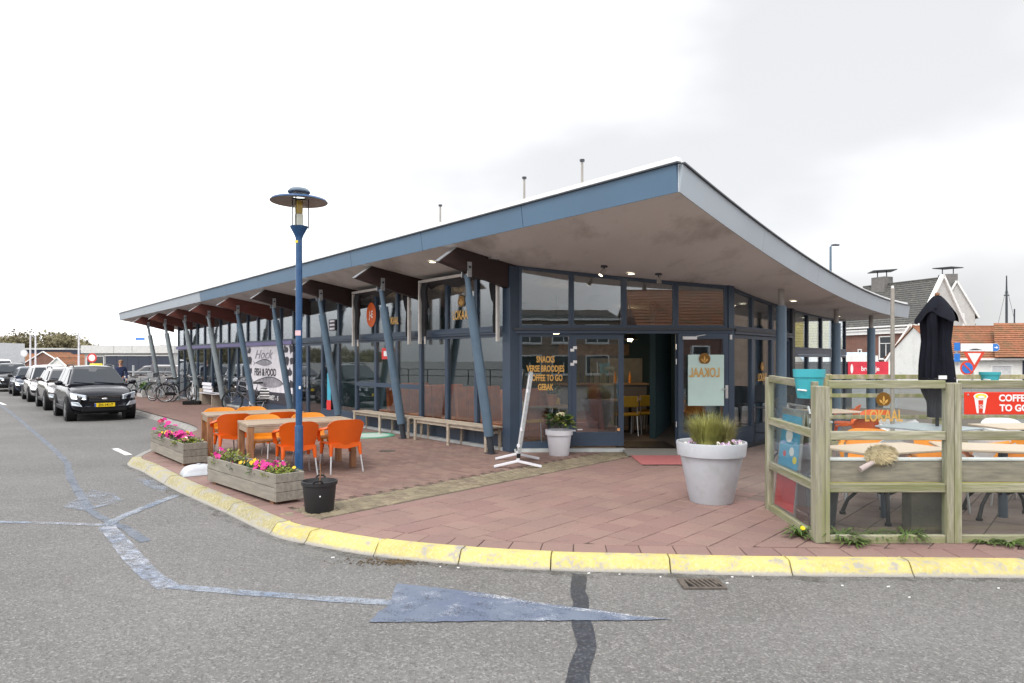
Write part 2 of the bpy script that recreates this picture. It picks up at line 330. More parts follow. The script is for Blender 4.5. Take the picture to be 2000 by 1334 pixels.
m_leaf = leafm('leaf_green', (.06, .12, .022)); m_leafy = leafm('leaf_yellow_green', (.20, .24, .03)); m_leafd = leafm('leaf_dark', (.022, .055, .014))
m_grs = leafm('ornamental_grass', (.25, .25, .065), .45); m_weed = leafm('weed_green', (.07, .12, .02))
m_pink = M('magenta_petal', (.48, .012, .19), .6, var=.25, scale=20, world=True); m_yelp = M('yellow_petal', (.75, .42, .01), .6); m_whp = M('white_petal', (.8, .76, .68), .6); m_redp = M('red_petal', (.32, .01, .03), .6, var=.3); m_dand = M('dandelion_petal', (.8, .60, .01), .6)
# ------------------------------------------------------------------ building axes
dU = V((-.638, .770, 0)); nU = V((-.770, -.638, 0)); eU = V((.645, .764, 0)); enU = V((.764, -.645, 0))
A = V((.03, 12.55, 0)); Cc = V((4.0, 12.65, 0)); P0 = V((1.94, 7.95, 0))
def F(t, L=0.0, z=0.0): return A + dU * t + nU * L + V((0, 0, z))
def Wr(s, L=0.0, z=0.0): return Cc + eU * s + enU * L + V((0, 0, z))
_det = eU.x * dU.y - dU.x * eU.y
def qu(p):
    x, y = p[0] - P0.x, p[1] - P0.y
    return (x * dU.y - dU.x * y) / _det, (eU.x * y - x * eU.y) / _det
def zq(q): return 2.77 + .88 * (1 - q / 11.0) ** 2
def roofz(p): return zq(qu(p)[0])
QMAX, UMAX, RT = 13.2, 33.2, .31
# ------------------------------------------------------------------ road
road = MB().add([(-700, -500, -.11), (700, -500, -.11), (700, 900, -.11), (-700, 900, -.11)], [(0, 1, 2, 3)]).build('road', m_asphalt, kind='structure')
def decal(name, pts, mat, h, z=None):
    c_ = [G(x, y, -.11) for x, y in pts]; p = []
    for i, a in enumerate(c_):
        b = c_[(i + 1) % len(c_)]; k_ = max(1, int((b - a).length / .035))
        p += [a.lerp(b, j / k_) + V((U(-.008, .008), U(-.008, .008), 0)) for j in range(k_)]
    return MB().add([(a.x, a.y, -.11 + h) for a in p], [tuple(range(len(p)))]).build(name, mat, road)
def strip(name, pts, wd, mat, h, wob=0.0):
    p = [G(x, y, -.11) for x, y in pts]; q = []
    for i in range(len(p) - 1):
        n = max(1, int((p[i + 1] - p[i]).length / .12))
        q += [p[i].lerp(p[i + 1], k / n) for k in range(n)]
    q.append(p[-1]); L, Rr = [], []
    for i, a in enumerate(q):
        d = (q[min(i + 1, len(q) - 1)] - q[max(i - 1, 0)]); n = V((-d.y, d.x, 0)).normalized()
        f = i / (len(q) - 1); w_ = wd if not isinstance(wd, tuple) else wd[0] + (wd[1] - wd[0]) * f
        L.append(a + n * (w_ / 2 + U(-wob, wob))); Rr.append(a - n * (w_ / 2 + U(-wob, wob)))
    k = len(q); vs = [(a.x, a.y, -.11 + h) for a in L + Rr]
    return MB().add(vs, [(i, i + 1, k + i + 1, k + i) for i in range(k - 1)]).build(name, mat, road)
strip('tar_seam', [(1131, 1122), (1129, 1155), (1136, 1178), (1132, 1205), (1142, 1240), (1146, 1262), (1133, 1300), (1128, 1345)], (.115, .135), m_tar, .004, .008)
strip('tar_seam', [(-30, 770), (20, 805), (60, 838), (108, 880), (132, 905), (138, 935), (160, 972), (178, 1000), (212, 1018), (245, 1032), (285, 1058)], (.085, .10), m_tarw, .004, .012)
decal('blue_patch', [(722, 1217), (738, 1198), (757, 1187), (775, 1141), (850, 1149), (940, 1160), (1060, 1180), (1180, 1195), (1240, 1205), (1312, 1211), (1240, 1213), (1080, 1214), (960, 1214), (800, 1217)], m_pblue, .008)
strip('road_marking', [(905, 1160), (1000, 1173), (1090, 1188), (1200, 1201), (1290, 1209)], (.07, .03), worn('white_flakes', (.6, .6, .6), (.5, .52, .56), .4, .6, 14, .49), .012, .012)
strip('road_marking', [(335, 1146), (480, 1158), (620, 1169), (765, 1178)], (.10, .11), m_pline2, .0045, .006)
strip('road_marking', [(208, 1028), (250, 1078), (290, 1120), (330, 1148)], (.17, .15), m_pline, .005, .012)
strip('road_marking', [(-40, 1019), (90, 1022), (214, 1026)], .085, m_pline, .0055, .006)
strip('road_marking', [(206, 1027), (245, 1007), (300, 985), (345, 968)], .12, m_pline2, .006, .01)
strip('road_marking', [(224, 876), (252, 889)], .12, m_pwh, .0045, .005)
strip('road_marking', [(-2, 786), (10, 791)], .14, m_pwh, .0045, .005)
decal('faint_patch', [(150, 975), (180, 957), (225, 965), (240, 980), (200, 990), (165, 998), (120, 990)], m_pfa, .007)
decal('faint_patch', [(265, 935), (300, 938), (330, 955), (318, 962), (285, 950)], m_pfa, .007)
# ------------------------------------------------------------------ kerb
kp = [V((13, 5.2, 0)), V((8.5, 5.4, 0))] + [v2(G(x, y, -.11)) for x, y in ((2000, 1130), (1548, 1126), (1310, 1121), (1075, 1115), (895, 1104), (730, 1087), (595, 1063), (527, 1045), (440, 1003), (340, 957), (278, 922))]
kp += [V((-6.62, 11.75, 0)), V((-7.05, 13.2, 0)), V((-7.6, 15.2, 0)), V((-8.2, 17.2, 0)), V((-12.35, 22.4, 0)), V((-22, 34.2, 0)), V((-45, 62, 0))]
def catmull(P, n=14):
    o = []
    for i in range(len(P) - 1):
        a, b, c, d = P[max(i - 1, 0)], P[i], P[i + 1], P[min(i + 2, len(P) - 1)]
        for k in range(n):
            t = k / n
            o.append(.5 * ((2 * b) + (c - a) * t + (2 * a - 5 * b + 4 * c - d) * t * t + (3 * b - a - 3 * c + d) * t ** 3))
    return o + [P[-1]]
KP = catmull(kp); KS = [0.0]
for i in range(1, len(KP)): KS.append(KS[-1] + (KP[i] - KP[i - 1]).length)
def kat(s):
    i = max(0, min(len(KS) - 2, next((k for k in range(len(KS) - 1) if KS[k + 1] >= s), len(KS) - 2)))
    f = (s - KS[i]) / (KS[i + 1] - KS[i]); p = KP[i].lerp(KP[i + 1], f)
    a, b = KP[max(i - 2, 0)], KP[min(i + 3, len(KP) - 1)]; d = (b - a).normalized()
    return p, V((d.y, -d.x, 0))
def ks_at(pt): return KS[min(range(len(KP)), key=lambda i: (KP[i] - pt).length)]
kerb = bpy.data.objects.new('kerb', None); COL.objects.link(kerb); kerb['kind'] = 'structure'
prof = [(0, -.16), (0, -.098), (.018, -.085), (.072, -.010), (.092, .0), (.215, .001), (.215, -.16)]
sj = [ks_at(v2(G(x, y, -.11))) for x, y in ((1790, 1130), (1548, 1126), (1310, 1121), (1075, 1115), (895, 1104), (730, 1087), (595, 1063), (527, 1045))]
cuts = [(a, b, m_kerb) for a, b in zip(sj, sj[1:])]
s = sj[0]
while s > .6: cuts.append((s - 1.0, s, m_kerb)); s -= 1.0
s = sj[-1]; send = ks_at(V((-6.62, 11.75, 0))); L_ = (send - s) / 5
for i in range(5): cuts.append((s + i * L_, s + (i + 1) * L_, m_kerb2))
s = send
while s < KS[-1] - 26: cuts.append((s, s + 1.0, m_kgrey)); s += 1.0
for a, b, m_ in cuts:
    mb = MB(); n = 6; vs = []; k = len(prof); gap = .005 if m_ is m_kerb else .0025; jz = U(-.003, .003)
    for i in range(n + 1):
        p, nn = kat(a + gap + (b - a - 2 * gap) * i / n)
        vs += [p + nn * o + V((0, 0, z + jz - (.02 if m_ is m_kgrey else 0))) for o, z in prof]
    fs = [(i * k + j, i * k + (j + 1) % k, (i + 1) * k + (j + 1) % k, (i + 1) * k + j) for i in range(n) for j in range(k)]
    fs += [tuple(range(k)), tuple(reversed(range(n * k, (n + 1) * k)))]
    mb.add(vs, fs).build('kerb_block', m_, kerb, bevel=.006, smooth=50)
# ------------------------------------------------------------------ pavement
pav_edge = [kat(s)[0] + kat(s)[1] * .2 for s in [i * .4 for i in range(int(KS[-1] / .4))]]
pavement = MB().add([(p.x, p.y, -.013) for p in pav_edge] + [(-40, 75, -.013), (13.5, 40, -.013), (13.5, 5.4, -.013)], [tuple(range(len(pav_edge) + 3))]).build('pavement', m_bed, kind='structure')
far_poly = [F(6.02, 6.2), F(6.02, -.3), F(40, -.3), F(62, -.3), F(62, 4.2), F(10, 4.2)]
i0 = [p for p in pav_edge if (p - A).dot(dU) > 6.02]
MB().add([(p.x, p.y, .0) for p in [F(6.02, -.3)] + [F(6.02, (i0[0] - F(6.02)).dot(nU))] + i0 + [F(70, -.3)]], [tuple(range(len(i0) + 3))]).build('far_paving', m_farpave, pavement)
bu = V((.66, .751, 0)); bv = V((-.751, .66, 0)); bc = v2(G(690, 985))
def wacross(p): return (p - bc).dot(bv)
s_end = ks_at(V((-7.6, 15.2, 0)))
HP = [kat(s) for s in [i * .45 for i in range(int(s_end / .45))]]      # the near kerb is convex: clip the stones to it
def clip(poly, q, n):
    out = []
    for i in range(len(poly)):
        a, b = poly[i - 1], poly[i]; da, db = (a - q).dot(n), (b - q).dot(n)
        if (da >= 0) != (db >= 0): out.append(a + (b - a) * (da / (da - db)))
        if db >= 0: out.append(b)
    return out
def clipk(poly, inset):
    c = sum(poly, V((0, 0, 0))) / len(poly)
    if any((c - p).dot(n) < -.3 for p, n in HP): return []
    for p, n in HP:
        if abs((p - c).length) < 2.2: poly = clip(poly, p + n * inset, n)
        if len(poly) < 3: return []
    return poly
def area(p): return abs(sum(p[i - 1].x * p[i].y - p[i].x * p[i - 1].y for i in range(len(p)))) / 2
def in_building(p):
    r = p - A; t = r.dot(dU); L = r.dot(nU)
    if t > 0 and L > -.06: return False
    if p.y < 12.5: return False
    if t >= 0: return True
    rr = p - Cc
    if rr.dot(enU) > -.03: return False
    return p.x > -.2
def stone(mb, poly, z, ch=.004, dep=.03):
    c = sum(poly, V((0, 0, 0))) / len(poly); k = len(poly)
    tx, ty = U(-.006, .006), U(-.006, .006)
    def lift(p, dz): return V((p.x, p.y, z + dz + (p.x - c.x) * tx + (p.y - c.y) * ty))
    top = [lift(p + (c - p) * (ch / max(.02, (c - p).length)) * 1.4, 0) for p in poly]
    mid = [lift(p, -ch) for p in poly]; bot = [lift(p, -dep) for p in poly]
    return mb.add(top + mid + bot, [tuple(range(k))] + [(k + i, k + (i + 1) % k, (i + 1) % k, i) for i in range(k)] + [(2 * k + i, 2 * k + (i + 1) % k, k + (i + 1) % k, k + i) for i in range(k)])
def grid(lx, ly, jn, keep, inset, bond, r0, r1, c0, c1):
    res = []
    for j in range(int(r0 / ly), int(r1 / ly)):
        for i in range(int(c0 / lx), int(c1 / lx)):
            o = (lx / 2 if (j % 2 and bond) else 0)
            x0, y0 = i * lx + o, j * ly
            pl = [bc + ax * a + ay * b for a, b in ((x0 + jn, y0 + jn), (x0 + lx - jn, y0 + jn), (x0 + lx - jn, y0 + ly - jn), (x0 + jn, y0 + ly - jn))]
            pl = keep(pl)
            if not pl: continue
            pl = clipk(pl, inset)
            if len(pl) > 2 and area(pl) > lx * ly * .06: res.append(pl)
    return res
def keep_r(pl):
    c = sum(pl, V((0, 0, 0))) / 4
    if wacross(c) > .2 or c.y > 19 or c.y < 5 or c.x > 11 or in_building(c): return None
    return clip(pl, bc - bv * .37, -bv)
ax, ay = bu, bv
tiles = grid(.30, .30, .0048, keep_r, .478, True, -12, 1, -6, 17)
# the soldier row along the kerb
s0, s1 = .8, s_end - 3.2; nrow = int((s1 - s0) / .30); border = []
for i in range(nrow):
    a, b = s0 + i * .30, s0 + (i + 1) * .30
    (p, n), (q, m) = kat(a + .004), kat(b - .004)
    border.append([p + n * .222, q + m * .222, q + m * .47, p + n * .47])
allt = [(pl, False) for pl in tiles] + [(pl, True) for pl in border]
def dist(pl): return (sum(pl, V((0, 0, 0))) / len(pl)).length
allt.sort(key=lambda a: dist(a[0]))
rest = MB(); rest_t = MB(); np_ = 0
def is_terr(c): return c.x > 2.95 and c.y > 6.38
for pl, bd in allt:
    c = sum(pl, V((0, 0, 0))) / len(pl); z = U(-.0022, .0022)
    if np_ < 296 and abs(c.x) < c.y * .80:
        mb = MB(); stone(mb, [p - c for p in pl], z); o = mb.build('paving_tile', m_terr if is_terr(c) else m_tile, pavement); o.location = (c.x, c.y, 0); np_ += 1
    else: stone(rest_t if is_terr(c) else rest, pl, z)
rest.build('paving_tiles', m_tile, pavement, kind='stuff'); rest_t.build('terrace_tiles', m_terr, pavement, kind='stuff')
cob = MB()
def keep_c(pl):
    c = sum(pl, V((0, 0, 0))) / 4
    return None if abs(wacross(c)) > .35 or c.y > 12.5 or c.y < 6 else pl
for pl in grid(.105, .1, .004, keep_c, .23, True, -.36, .36, -3, 7): stone(cob, [p + V((U(-.004, .004), U(-.004, .004), 0)) for p in pl], U(-.004, .003), .008)
cob.build('cobble_band', m_cob, pavement, kind='stuff')
brk = MB()
def keep_b(pl):
    c = sum(pl, V((0, 0, 0))) / 4
    if wacross(c) < .37 or in_building(c) or (c - A).dot(dU) > 6.0: return None
    return pl
ax, ay = bv, bu
for pl in grid(.21, .105, .003, keep_b, .23, True, -6, 9, .2, 11): stone(brk, pl, U(-.002, .002), .004)
brk.build('brick_paving', m_brick, pavement, kind='stuff')
gr_ = MB(); vs_ = []; ns = 160
for i in range(ns + 1):
    p, n = kat(.7 + (send - .7) * i / ns); vs_ += [p + n * .004 + V((0, 0, -.1055)), p - n * (U(.05, .16)) + V((0, 0, -.1055))]
gr_.add(vs_, [(2 * i, 2 * i + 1, 2 * i + 3, 2 * i + 2) for i in range(ns)]).build('gutter_grime', worn('grime', (.072, .067, .06), (.10, .094, .084), .4, .6, 5, .485), road)
# drain in the gutter, gully in the pavement, leaves and litter
dr = thing('storm_drain', 'rusty iron gutter drain with slanted slots at the foot of the yellow kerb', 'drain', tuple(G(1370, 1142, -.11)))
fr = MB()
for x, y, sx, sy in ((0, .105, .34, .03), (0, -.105, .34, .03), (-.145, 0, .05, .18), (.145, 0, .05, .18)): fr.box((x, y, .006), (sx, sy, .02))
fr.build('frame', m_iron, dr, bevel=.003)
MB().box((0, 0, -.004), (.25, .185, .012)).build('pit', m_hole, dr)
for i in range(6): MB().beam((-.085 + i * .04 - .02, .09, .008), (-.085 + i * .04 + .02, -.09, .008), .018, .016).build('grate_bar', m_iron, dr)
gl_ = thing('drain_cover', 'small rusty round drain cover in the brown brick paving behind the table', 'drain cover', tuple(G(757, 881)))
MB().lathe([(0, .006), (.12, .006), (.125, .003), (.125, -.01)], 20).build('cover', m_iron, gl_); MB().lathe([(.127, -.01), (.127, .007), (.15, .007), (.152, -.01)], 20).build('frame', m_iron, gl_)
gg = thing('tree_grate', 'pale green round plate lying on the paving under the far bench', 'ground plate', tuple(G(722, 851)))
MB().lathe([(0, .012), (.42, .012), (.45, .002)], 28).build('plate', M('pale_green', (.45, .55, .5), .6), gg)
MB().lathe([(.452, .002), (.46, .016), (.55, .014), (.56, .002)], 28).build('rim', M('rim_green', (.08, .3, .2), .6), gg)
mb = MB()
for i in range(420):
    c = G(772, 1098, -.11); a = U(0, 6.28); r = abs(random.gauss(0, .12)); p = c + V((r * math.cos(a) * 2.0, r * math.sin(a) * .6, 0)); s_ = U(.004, .011)
    mb.box((p.x, p.y, -.104), (s_ * 1.8, s_, .004), U(0, 3), U(-.5, .5))
mb.build('leaf_litter', M('dead_leaf', (.09, .06, .03), .8, var=.5, scale=30, world=True), kind='stuff')
mb = MB()
for px, py in ((860, 1108), (895, 1110), (1150, 1121), (1210, 1123), (1290, 1128), (1430, 1128), (1470, 1127), (1645, 1145), (1735, 1147), (1420, 1140), (1950, 1150), (1776, 1168), (650, 1090), (905, 1099)):
    p = G(px, py, -.11); mb.box((p.x, p.y, -.104), (U(.012, .03), .009, .008), U(0, .5))
mb.build('litter', m_wst, kind='stuff')
# ------------------------------------------------------------------ the pavilion
B = thing('cafe_pavilion', 'long glass cafe pavilion with an upswept blue edged roof on slanted columns', 'cafe building', A)
def bb(mb, name, mat, parent=None, **k):
    return mb.build(name, mat, parent or B, off=A, **k)
def RP(q, u, dz=0.0): return P0 + eU * q + dU * u + V((0, 0, zq(q) + dz))
NQ = 44
mb = MB(); vs = []
for i in range(NQ + 1):
    q = QMAX * i / NQ
    for u in (0, UMAX): vs += [RP(q, u, .004), RP(q, u, RT)]
fs = []
for i in range(NQ):
    a = i * 4; b = a + 4
    fs += [(a, a + 2, b + 2, b), (a + 1, b + 1, b + 3, a + 3), (a, b, b + 1, a + 1), (a + 2, a + 3, b + 3, b + 2)]
fs += [(0, 1, 3, 2), (NQ * 4, NQ * 4 + 2, NQ * 4 + 3, NQ * 4 + 1)]
bb(mb.add(vs, fs), 'roof', m_white)
sof = bb(MB().sheet(lambda a, b: RP(QMAX * a, UMAX * b, .0), NQ, 1, (0, 0, -.012)), 'soffit', m_soffit, smooth=40)
# fascia sheets: street side (straight), right side (curved), far end
for i in range(12):
    u0, u1 = UMAX * i / 12 + .006, UMAX * (i + 1) / 12 - .006
    p = [RP(0, u0, -.015), RP(0, u1, -.015), RP(0, u1, RT), RP(0, u0, RT)]
    o1, o2 = nU * .012, nU * .055
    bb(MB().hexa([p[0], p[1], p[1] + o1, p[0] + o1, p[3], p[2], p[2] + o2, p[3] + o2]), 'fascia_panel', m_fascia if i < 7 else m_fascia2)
for i in range(5):
    mb = MB(); n = 9; vs = []
    for k in range(n + 1):
        q = QMAX * (i + k / n) / 5 + (.003 if k == 0 else (-.003 if k == n else 0))
        p, r = RP(q, 0, -.015), RP(q, 0, RT); s_ = V((.77, -.638, 0))
        vs += [p, p + s_ * .012, r + s_ * .055, r]
    fs = [(a * 4 + j, a * 4 + (j + 1) % 4, a * 4 + 4 + (j + 1) % 4, a * 4 + 4 + j) for a in range(n) for j in range(4)] + [(3, 2, 1, 0), (n * 4, n * 4 + 1, n * 4 + 2, n * 4 + 3)]
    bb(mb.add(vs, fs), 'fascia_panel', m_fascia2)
mb = MB(); mb.beam(RP(0, -.05, RT + .002) + nU * .05, RP(0, UMAX, RT + .002) + nU * .05, .07, .02); bb(mb, 'drip_edge', m_frame2)
mb = MB()
for a in range(30): mb.beam(RP(QMAX * a / 30, 0, RT + .004) + V((.04, -.035, 0)), RP(QMAX * (a + 1) / 30, 0, RT + .004) + V((.04, -.035, 0)), .06, .018)
bb(mb, 'drip_edge', m_frame2)
mb = MB(); mb.beam(RP(.03, .02, RT + .055), RP(.03, UMAX, RT + .055), .09, .085); bb(mb, 'roof_edge', m_white)
mb = MB()
for a in range(30): mb.beam(RP(QMAX * a / 30, .05, RT + .045), RP(QMAX * (a + 1) / 30, .05, RT + .045), .09, .07)
bb(mb, 'roof_edge', m_white)
for px, py, Yd in ((1137, 313, 9.45), (1024, 347, 10.55), (860, 401, 12.6)):
    p = AT(px, py, Yd); q, u = qu(p); z0 = zq(q) + RT
    o = bb(MB().cyl(V((p.x, p.y, z0 - .01)), p, .02, .016, 8), 'roof_rod', m_lamps); bb(MB().lathe([(.0, .02), (.035, .01), (.035, -.02), (0, -.03)], 10, p), 'rod_cap', m_frame2, o)
# beams and slanted columns along the street side
TC = [.02 + 3.05 * i for i in range(9)]
for i, t in enumerate(TC):
    zw = roofz(F(t, .02)) - .02; hw = .075
    Lb, zb_, Lt, zt_ = 1.66, 3.35, 1.30, roofz(F(t, 1.30)) - .014
    prof = [F(t, -.02, 2.95), F(t, Lb, zb_), F(t, Lt, zt_), F(t, -.02, zw)]
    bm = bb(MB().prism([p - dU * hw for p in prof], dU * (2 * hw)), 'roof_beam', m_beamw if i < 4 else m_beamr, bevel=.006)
    bb(MB().beam(F(t, Lb + .004, zb_ - .005), F(t, Lt + .004, zt_ - .005), .14, .016, nU), 'end_cap', m_steel, bm)
    base, top = F(t, .50, 0), F(t, 1.05, 3.20); ax_ = (top - base).normalized(); Lc = (top - base).length
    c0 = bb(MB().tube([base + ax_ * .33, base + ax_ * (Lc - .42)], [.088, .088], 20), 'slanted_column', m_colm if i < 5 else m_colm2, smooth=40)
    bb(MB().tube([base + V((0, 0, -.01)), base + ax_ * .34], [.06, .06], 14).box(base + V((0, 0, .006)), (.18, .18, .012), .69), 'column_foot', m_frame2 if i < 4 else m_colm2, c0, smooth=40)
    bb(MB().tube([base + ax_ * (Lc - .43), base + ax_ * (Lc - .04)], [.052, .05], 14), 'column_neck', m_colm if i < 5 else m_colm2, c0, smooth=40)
    pl = MB()
    for sd in (-1, 1): pl.box(top + dU * sd * .088 + V((0, 0, .05)), (.09, .012, .26), math.atan2(nU.y, nU.x))
    bb(pl, 'column_bracket', m_steel, c0)
    mb = MB()
    for sd in (-1, 1): mb.cyl(top + dU * sd * .09 + V((0, 0, .09)), top + dU * sd * .108 + V((0, 0, .09)), .024, .024, 8)
    bb(mb, 'bracket_bolt', m_frame2, c0)
bb(MB().box(F(.12, .55, 3.50) - dU * .24, (.2, .09, .075), math.atan2(nU.y, nU.x)), 'camera_box', m_alu)
# windows
def window(p0, p1, z0, za, zb, fw=.048, dep=.09, parent=None, name='window', fm=None, pm=None, frac=None):
    parent = parent or B; fm = fm or m_frame; d = (p1 - p0).normalized(); n = V((d.y, -d.x, 0)); g = .0015
    a0, a1, a2, a3 = [v2(p, z) for p, z in ((p0 + d * g, z0), (p1 - d * g, z0), (p1 - d * g, zb), (p0 + d * g, za))]
    b0, b1, b2, b3 = v2(p0 + d * fw, z0 + fw), v2(p1 - d * fw, z0 + fw), v2(p1 - d * fw, zb - fw), v2(p0 + d * fw, za - fw)
    mb = MB(); h = n * dep / 2
    for q in ((a0, a1, b1, b0), (a1, a2, b2, b1), (a2, a3, b3, b2), (a3, a0, b0, b3)): mb.hexa([x - h for x in q] + [x + h for x in q])
    f = bb(mb, name, fm, parent if parent is not B else None) if parent is not B else bb(mb, name, fm)
    k = n * .008
    bb(MB().hexa([x - k for x in (b0, b1, b2, b3)] + [x + k for x in (b0, b1, b2, b3)]), 'pane', pm or m_glass, f)
    return f
TR0, TR1 = 2.16, 2.27
SP = 3.05 / 3
nb = int(24.1 / SP)
m_purple = M('purple_trim', (.16, .14, .30), .5); m_poster = M('poster_white', (.66, .64, .68), .6); m_posterk = M('poster_ink', (.035, .033, .045), .6, var=.4, scale=9)
m_postg = M('poster_grey', (.25, .24, .27), .6, var=.4, scale=5)
for i in range(nb):
    t0, t1 = .10 + i * SP, .10 + (i + 1) * SP
    p0, p1 = F(t0), F(t1)
    poster = 10 <= i <= 13
    window(p0, p1, TR1, roofz(p0) - .02, roofz(p1) - .02)
    if i in (8, 9) or i in (22,):                                     # glazed doors
        w_ = window(p0, p1, .06, TR0, TR0, .075, .07, name='door')
        e = F(t1 - .10 if i == 8 else t0 + .10, .07, 1.05); bb(MB().tube([e + V((0, 0, -.16)), e + V((0, 0, .16))], .016, 8).cyl(e - nU * .03, e, .012), 'handle', m_alu, w_)
    elif poster: 
        window(p0, p1, .30, TR0, TR0); bb(MB().box(F((t0 + t1) / 2, .05, 1.27), (SP - .006, .012, 1.74), math.atan2(dU.y, dU.x)), 'poster_panel', m_poster)
    elif 3 <= i <= 5:
        window(p0, p1, 1.08, TR0, TR0); window(p0, p1, .30, 1.08, 1.08)
    else: window(p0, p1, .30, TR0, TR0)
    if i not in (8, 9, 22): bb(MB().box(F((t0 + t1) / 2, 0, .18), (SP - .004, .085, .238), math.atan2(dU.y, dU.x)), 'plinth_panel', m_frame)
tend = .10 + nb * SP
yaw_d = math.atan2(dU.y, dU.x); yaw_e = math.atan2(eU.y, eU.x)
bb(MB().box(F((tend + .1) / 2, .02, 2.215), (tend - .1, .15, .10), yaw_d), 'transom', m_frame)
bb(MB().box(F((9.2) / 2, .105, 2.235), (9.0, .035, .05), yaw_d), 'drip_rail', m_frame)
bb(MB().box(F((tend + 10.2) / 2, .105, 2.205), (tend - 10.2, .03, .115), yaw_d), 'purple_trim', m_purple)
bb(MB().box(F((tend) / 2, .03, .03), (tend, .20, .06), yaw_d), 'sill', M('pale_sill', (.42, .44, .44), .7, world=True))
bb(MB().box(V((A.x - .05, A.y - .02, 1.70)), (.22, .22, 3.38), yaw_d), 'corner_post', m_frame)
# entrance front
d1 = (Cc - A).normalized(); n1 = V((d1.y, -d1.x, 0)); yaw_1 = math.atan2(d1.y, d1.x)
def E(x, L=0.0, z=0.0): return A + d1 * x + n1 * L + V((0, 0, z))
EX = [.10, 1.06, 2.03, 2.99, 3.95]
for i in range(4):
    p0, p1 = E(EX[i]), E(EX[i + 1])
    window(p0, p1, TR1, roofz(p0) - .02, roofz(p1) - .02, .05)
bb(MB().box(E(2.02, .02, 2.215), (3.98, .17, .10), yaw_1), 'transom', m_frame)
bb(MB().box(E(2.02, .12, 2.245), (4.05, .04, .045), yaw_1), 'drip_rail', m_frame2)
wt = window(E(EX[0]), E(EX[1]), .12, TR0, TR0, .055)
for k, (s_, z) in enumerate((('SNACKS', 1.685), ('VERSE BROODJES', 1.515), ('COFFEE TO GO', 1.345), ('GEBAK', 1.175))):
    text(s_, 'lettering', E(.585, .022, z), d1, .16, m_gold, wt, A, sx=.56, bold=.028)
bb(MB().box(E(.58, 0, .09), (.955, .085, .058), yaw_1), 'plinth_panel', m_frame)
def leaf(p0, p1, name, L=0.0):
    q0, q1 = p0 + n1 * L, p1 + n1 * L
    d = window(q0, q1, .10, TR0, TR0, .095, .06, name=name)
    bb(MB().box((q0 + q1) / 2 + V((0, 0, .27)), ((q1 - q0).length - .19, .05, .16), yaw_1), 'kick_plate', m_frame, d)
    return d
dl = leaf(E(EX[1]), E(EX[2]), 'door')
bb(MB().box(E(1.93, .04, .40), (.05, .006, .05), yaw_1), 'sticker', M('peach_sticker', (.7, .35, .15), .5), dl)
bb(MB().box(E(1.22, .036, .40), (.09, .004, .018), yaw_1), 'sticker', m_wst, dl)
for z in (1.86, 1.60): bb(MB().box(E(1.075, .052, z), (.07, .008, .05), yaw_1).box(E(1.125, .052, z + .045), (.07, .008, .05), yaw_1), 'sticker', m_wst, dl)
fx = leaf(E(EX[3]), E(EX[4]), 'side_light')
od = leaf(E(EX[3] + .015), E(EX[4] - .02), 'door', .13)
od['label'] = 'glass door swung fully open with a mint green menu poster seen from its back'
bb(MB().box(E(3.50, .20, 1.31), (.66, .008, .93), yaw_1), 'menu_poster', M('mint_poster', (.50, .66, .62), .5, var=.05, scale=3), od)
def logo(c, xd, r, parent, off, z_up=(0, 0, 1), nrm=None, word='LOKAAL', wsize=.15, wdrop=.2, flip=False, dark=m_goldd):
    xd = V(xd).normalized(); u = V(z_up); n = nrm or xd.cross(u); c = V(c)
    pts = []
    for k in range(27):                                              # rounded head, tapering to a short foot
        a = math.radians(-60 + 300 * k / 26); pts.append(c + xd * r * math.cos(a) + u * r * (math.sin(a) if math.sin(a) > -.5 else -.5 - (-.5 - math.sin(a)) * .9))
    pts = [p - n * .002 for p in pts]
    lg = MB().prism(pts, n * .003).build('logo', dark, parent, off=off)
    ears = MB()
    for a, ln in ((-38, .62), (0, .82), (38, .62)):
        a = math.radians(a); dd = xd * math.sin(a) + u * math.cos(a); ss = xd * math.cos(a) - u * math.sin(a); o = c - u * r * .70
        ears.prism([o + dd * (r * 1.45 * ln * f) + ss * (wv * r * .13) + n * .001 for f, wv in ((0, .25), (.35, .35), (.55, 1.1), (.8, .9), (1.05, 0), (.8, -.9), (.55, -1.1), (.35, -.35), (0, -.25))], n * .004)
    ears.build('wheat_ear', m_gold, lg, off=off)
    if word: text(word, 'lettering', c - u * (r + wdrop) + n * .002, xd, wsize, m_gold, parent, off, sx=.62, bold=.015, flip=flip)
    return lg
logo(E(3.47, .215, 1.70), d1, .105, od, A, nrm=n1, wsize=.24, wdrop=.15, flip=True)
bb(MB().box(E(3.88, .205, 1.10), (.05, .012, .24), yaw_1).tube([E(3.88, .21, 1.15), E(3.88, .25, 1.15), E(3.77, .25, 1.15)], .011, 8), 'handle', m_alu, od)
bb(MB().box(E(3.70, .20, 1.235), (.11, .006, .03), yaw_1), 'sticker', m_wst, od)
bb(MB().box(E(3.20, .20, 2.08), (.26, .05, .055), yaw_1).beam(E(3.32, .2, 2.11), E(3.5, .16, 2.14), .014, .012), 'door_closer', m_alu, od)
for z in (1.92, 1.65, .5): bb(MB().cyl(E(2.985, .10, z - .05), E(2.985, .10, z + .05), .012, .012, 8), 'hinge', m_alu, od)
bb(MB().box(E(4.0, -.01, 1.62), (.13, .13, 3.1), yaw_1 + .4), 'corner_post', m_frame)
bb(MB().box(E(4.0, .075, 2.10), (.05, .02, .085), yaw_1 + .4), 'alarm_box', m_wst)
bb(MB().box(E(1.02, .05, .028), (2.02, .20, .055), yaw_1), 'sill', M('pale_sill_front', (.45, .48, .48), .7)); bb(MB().box(E(3.52, .05, .028), (.98, .19, .055), yaw_1), 'sill', m_frame2)
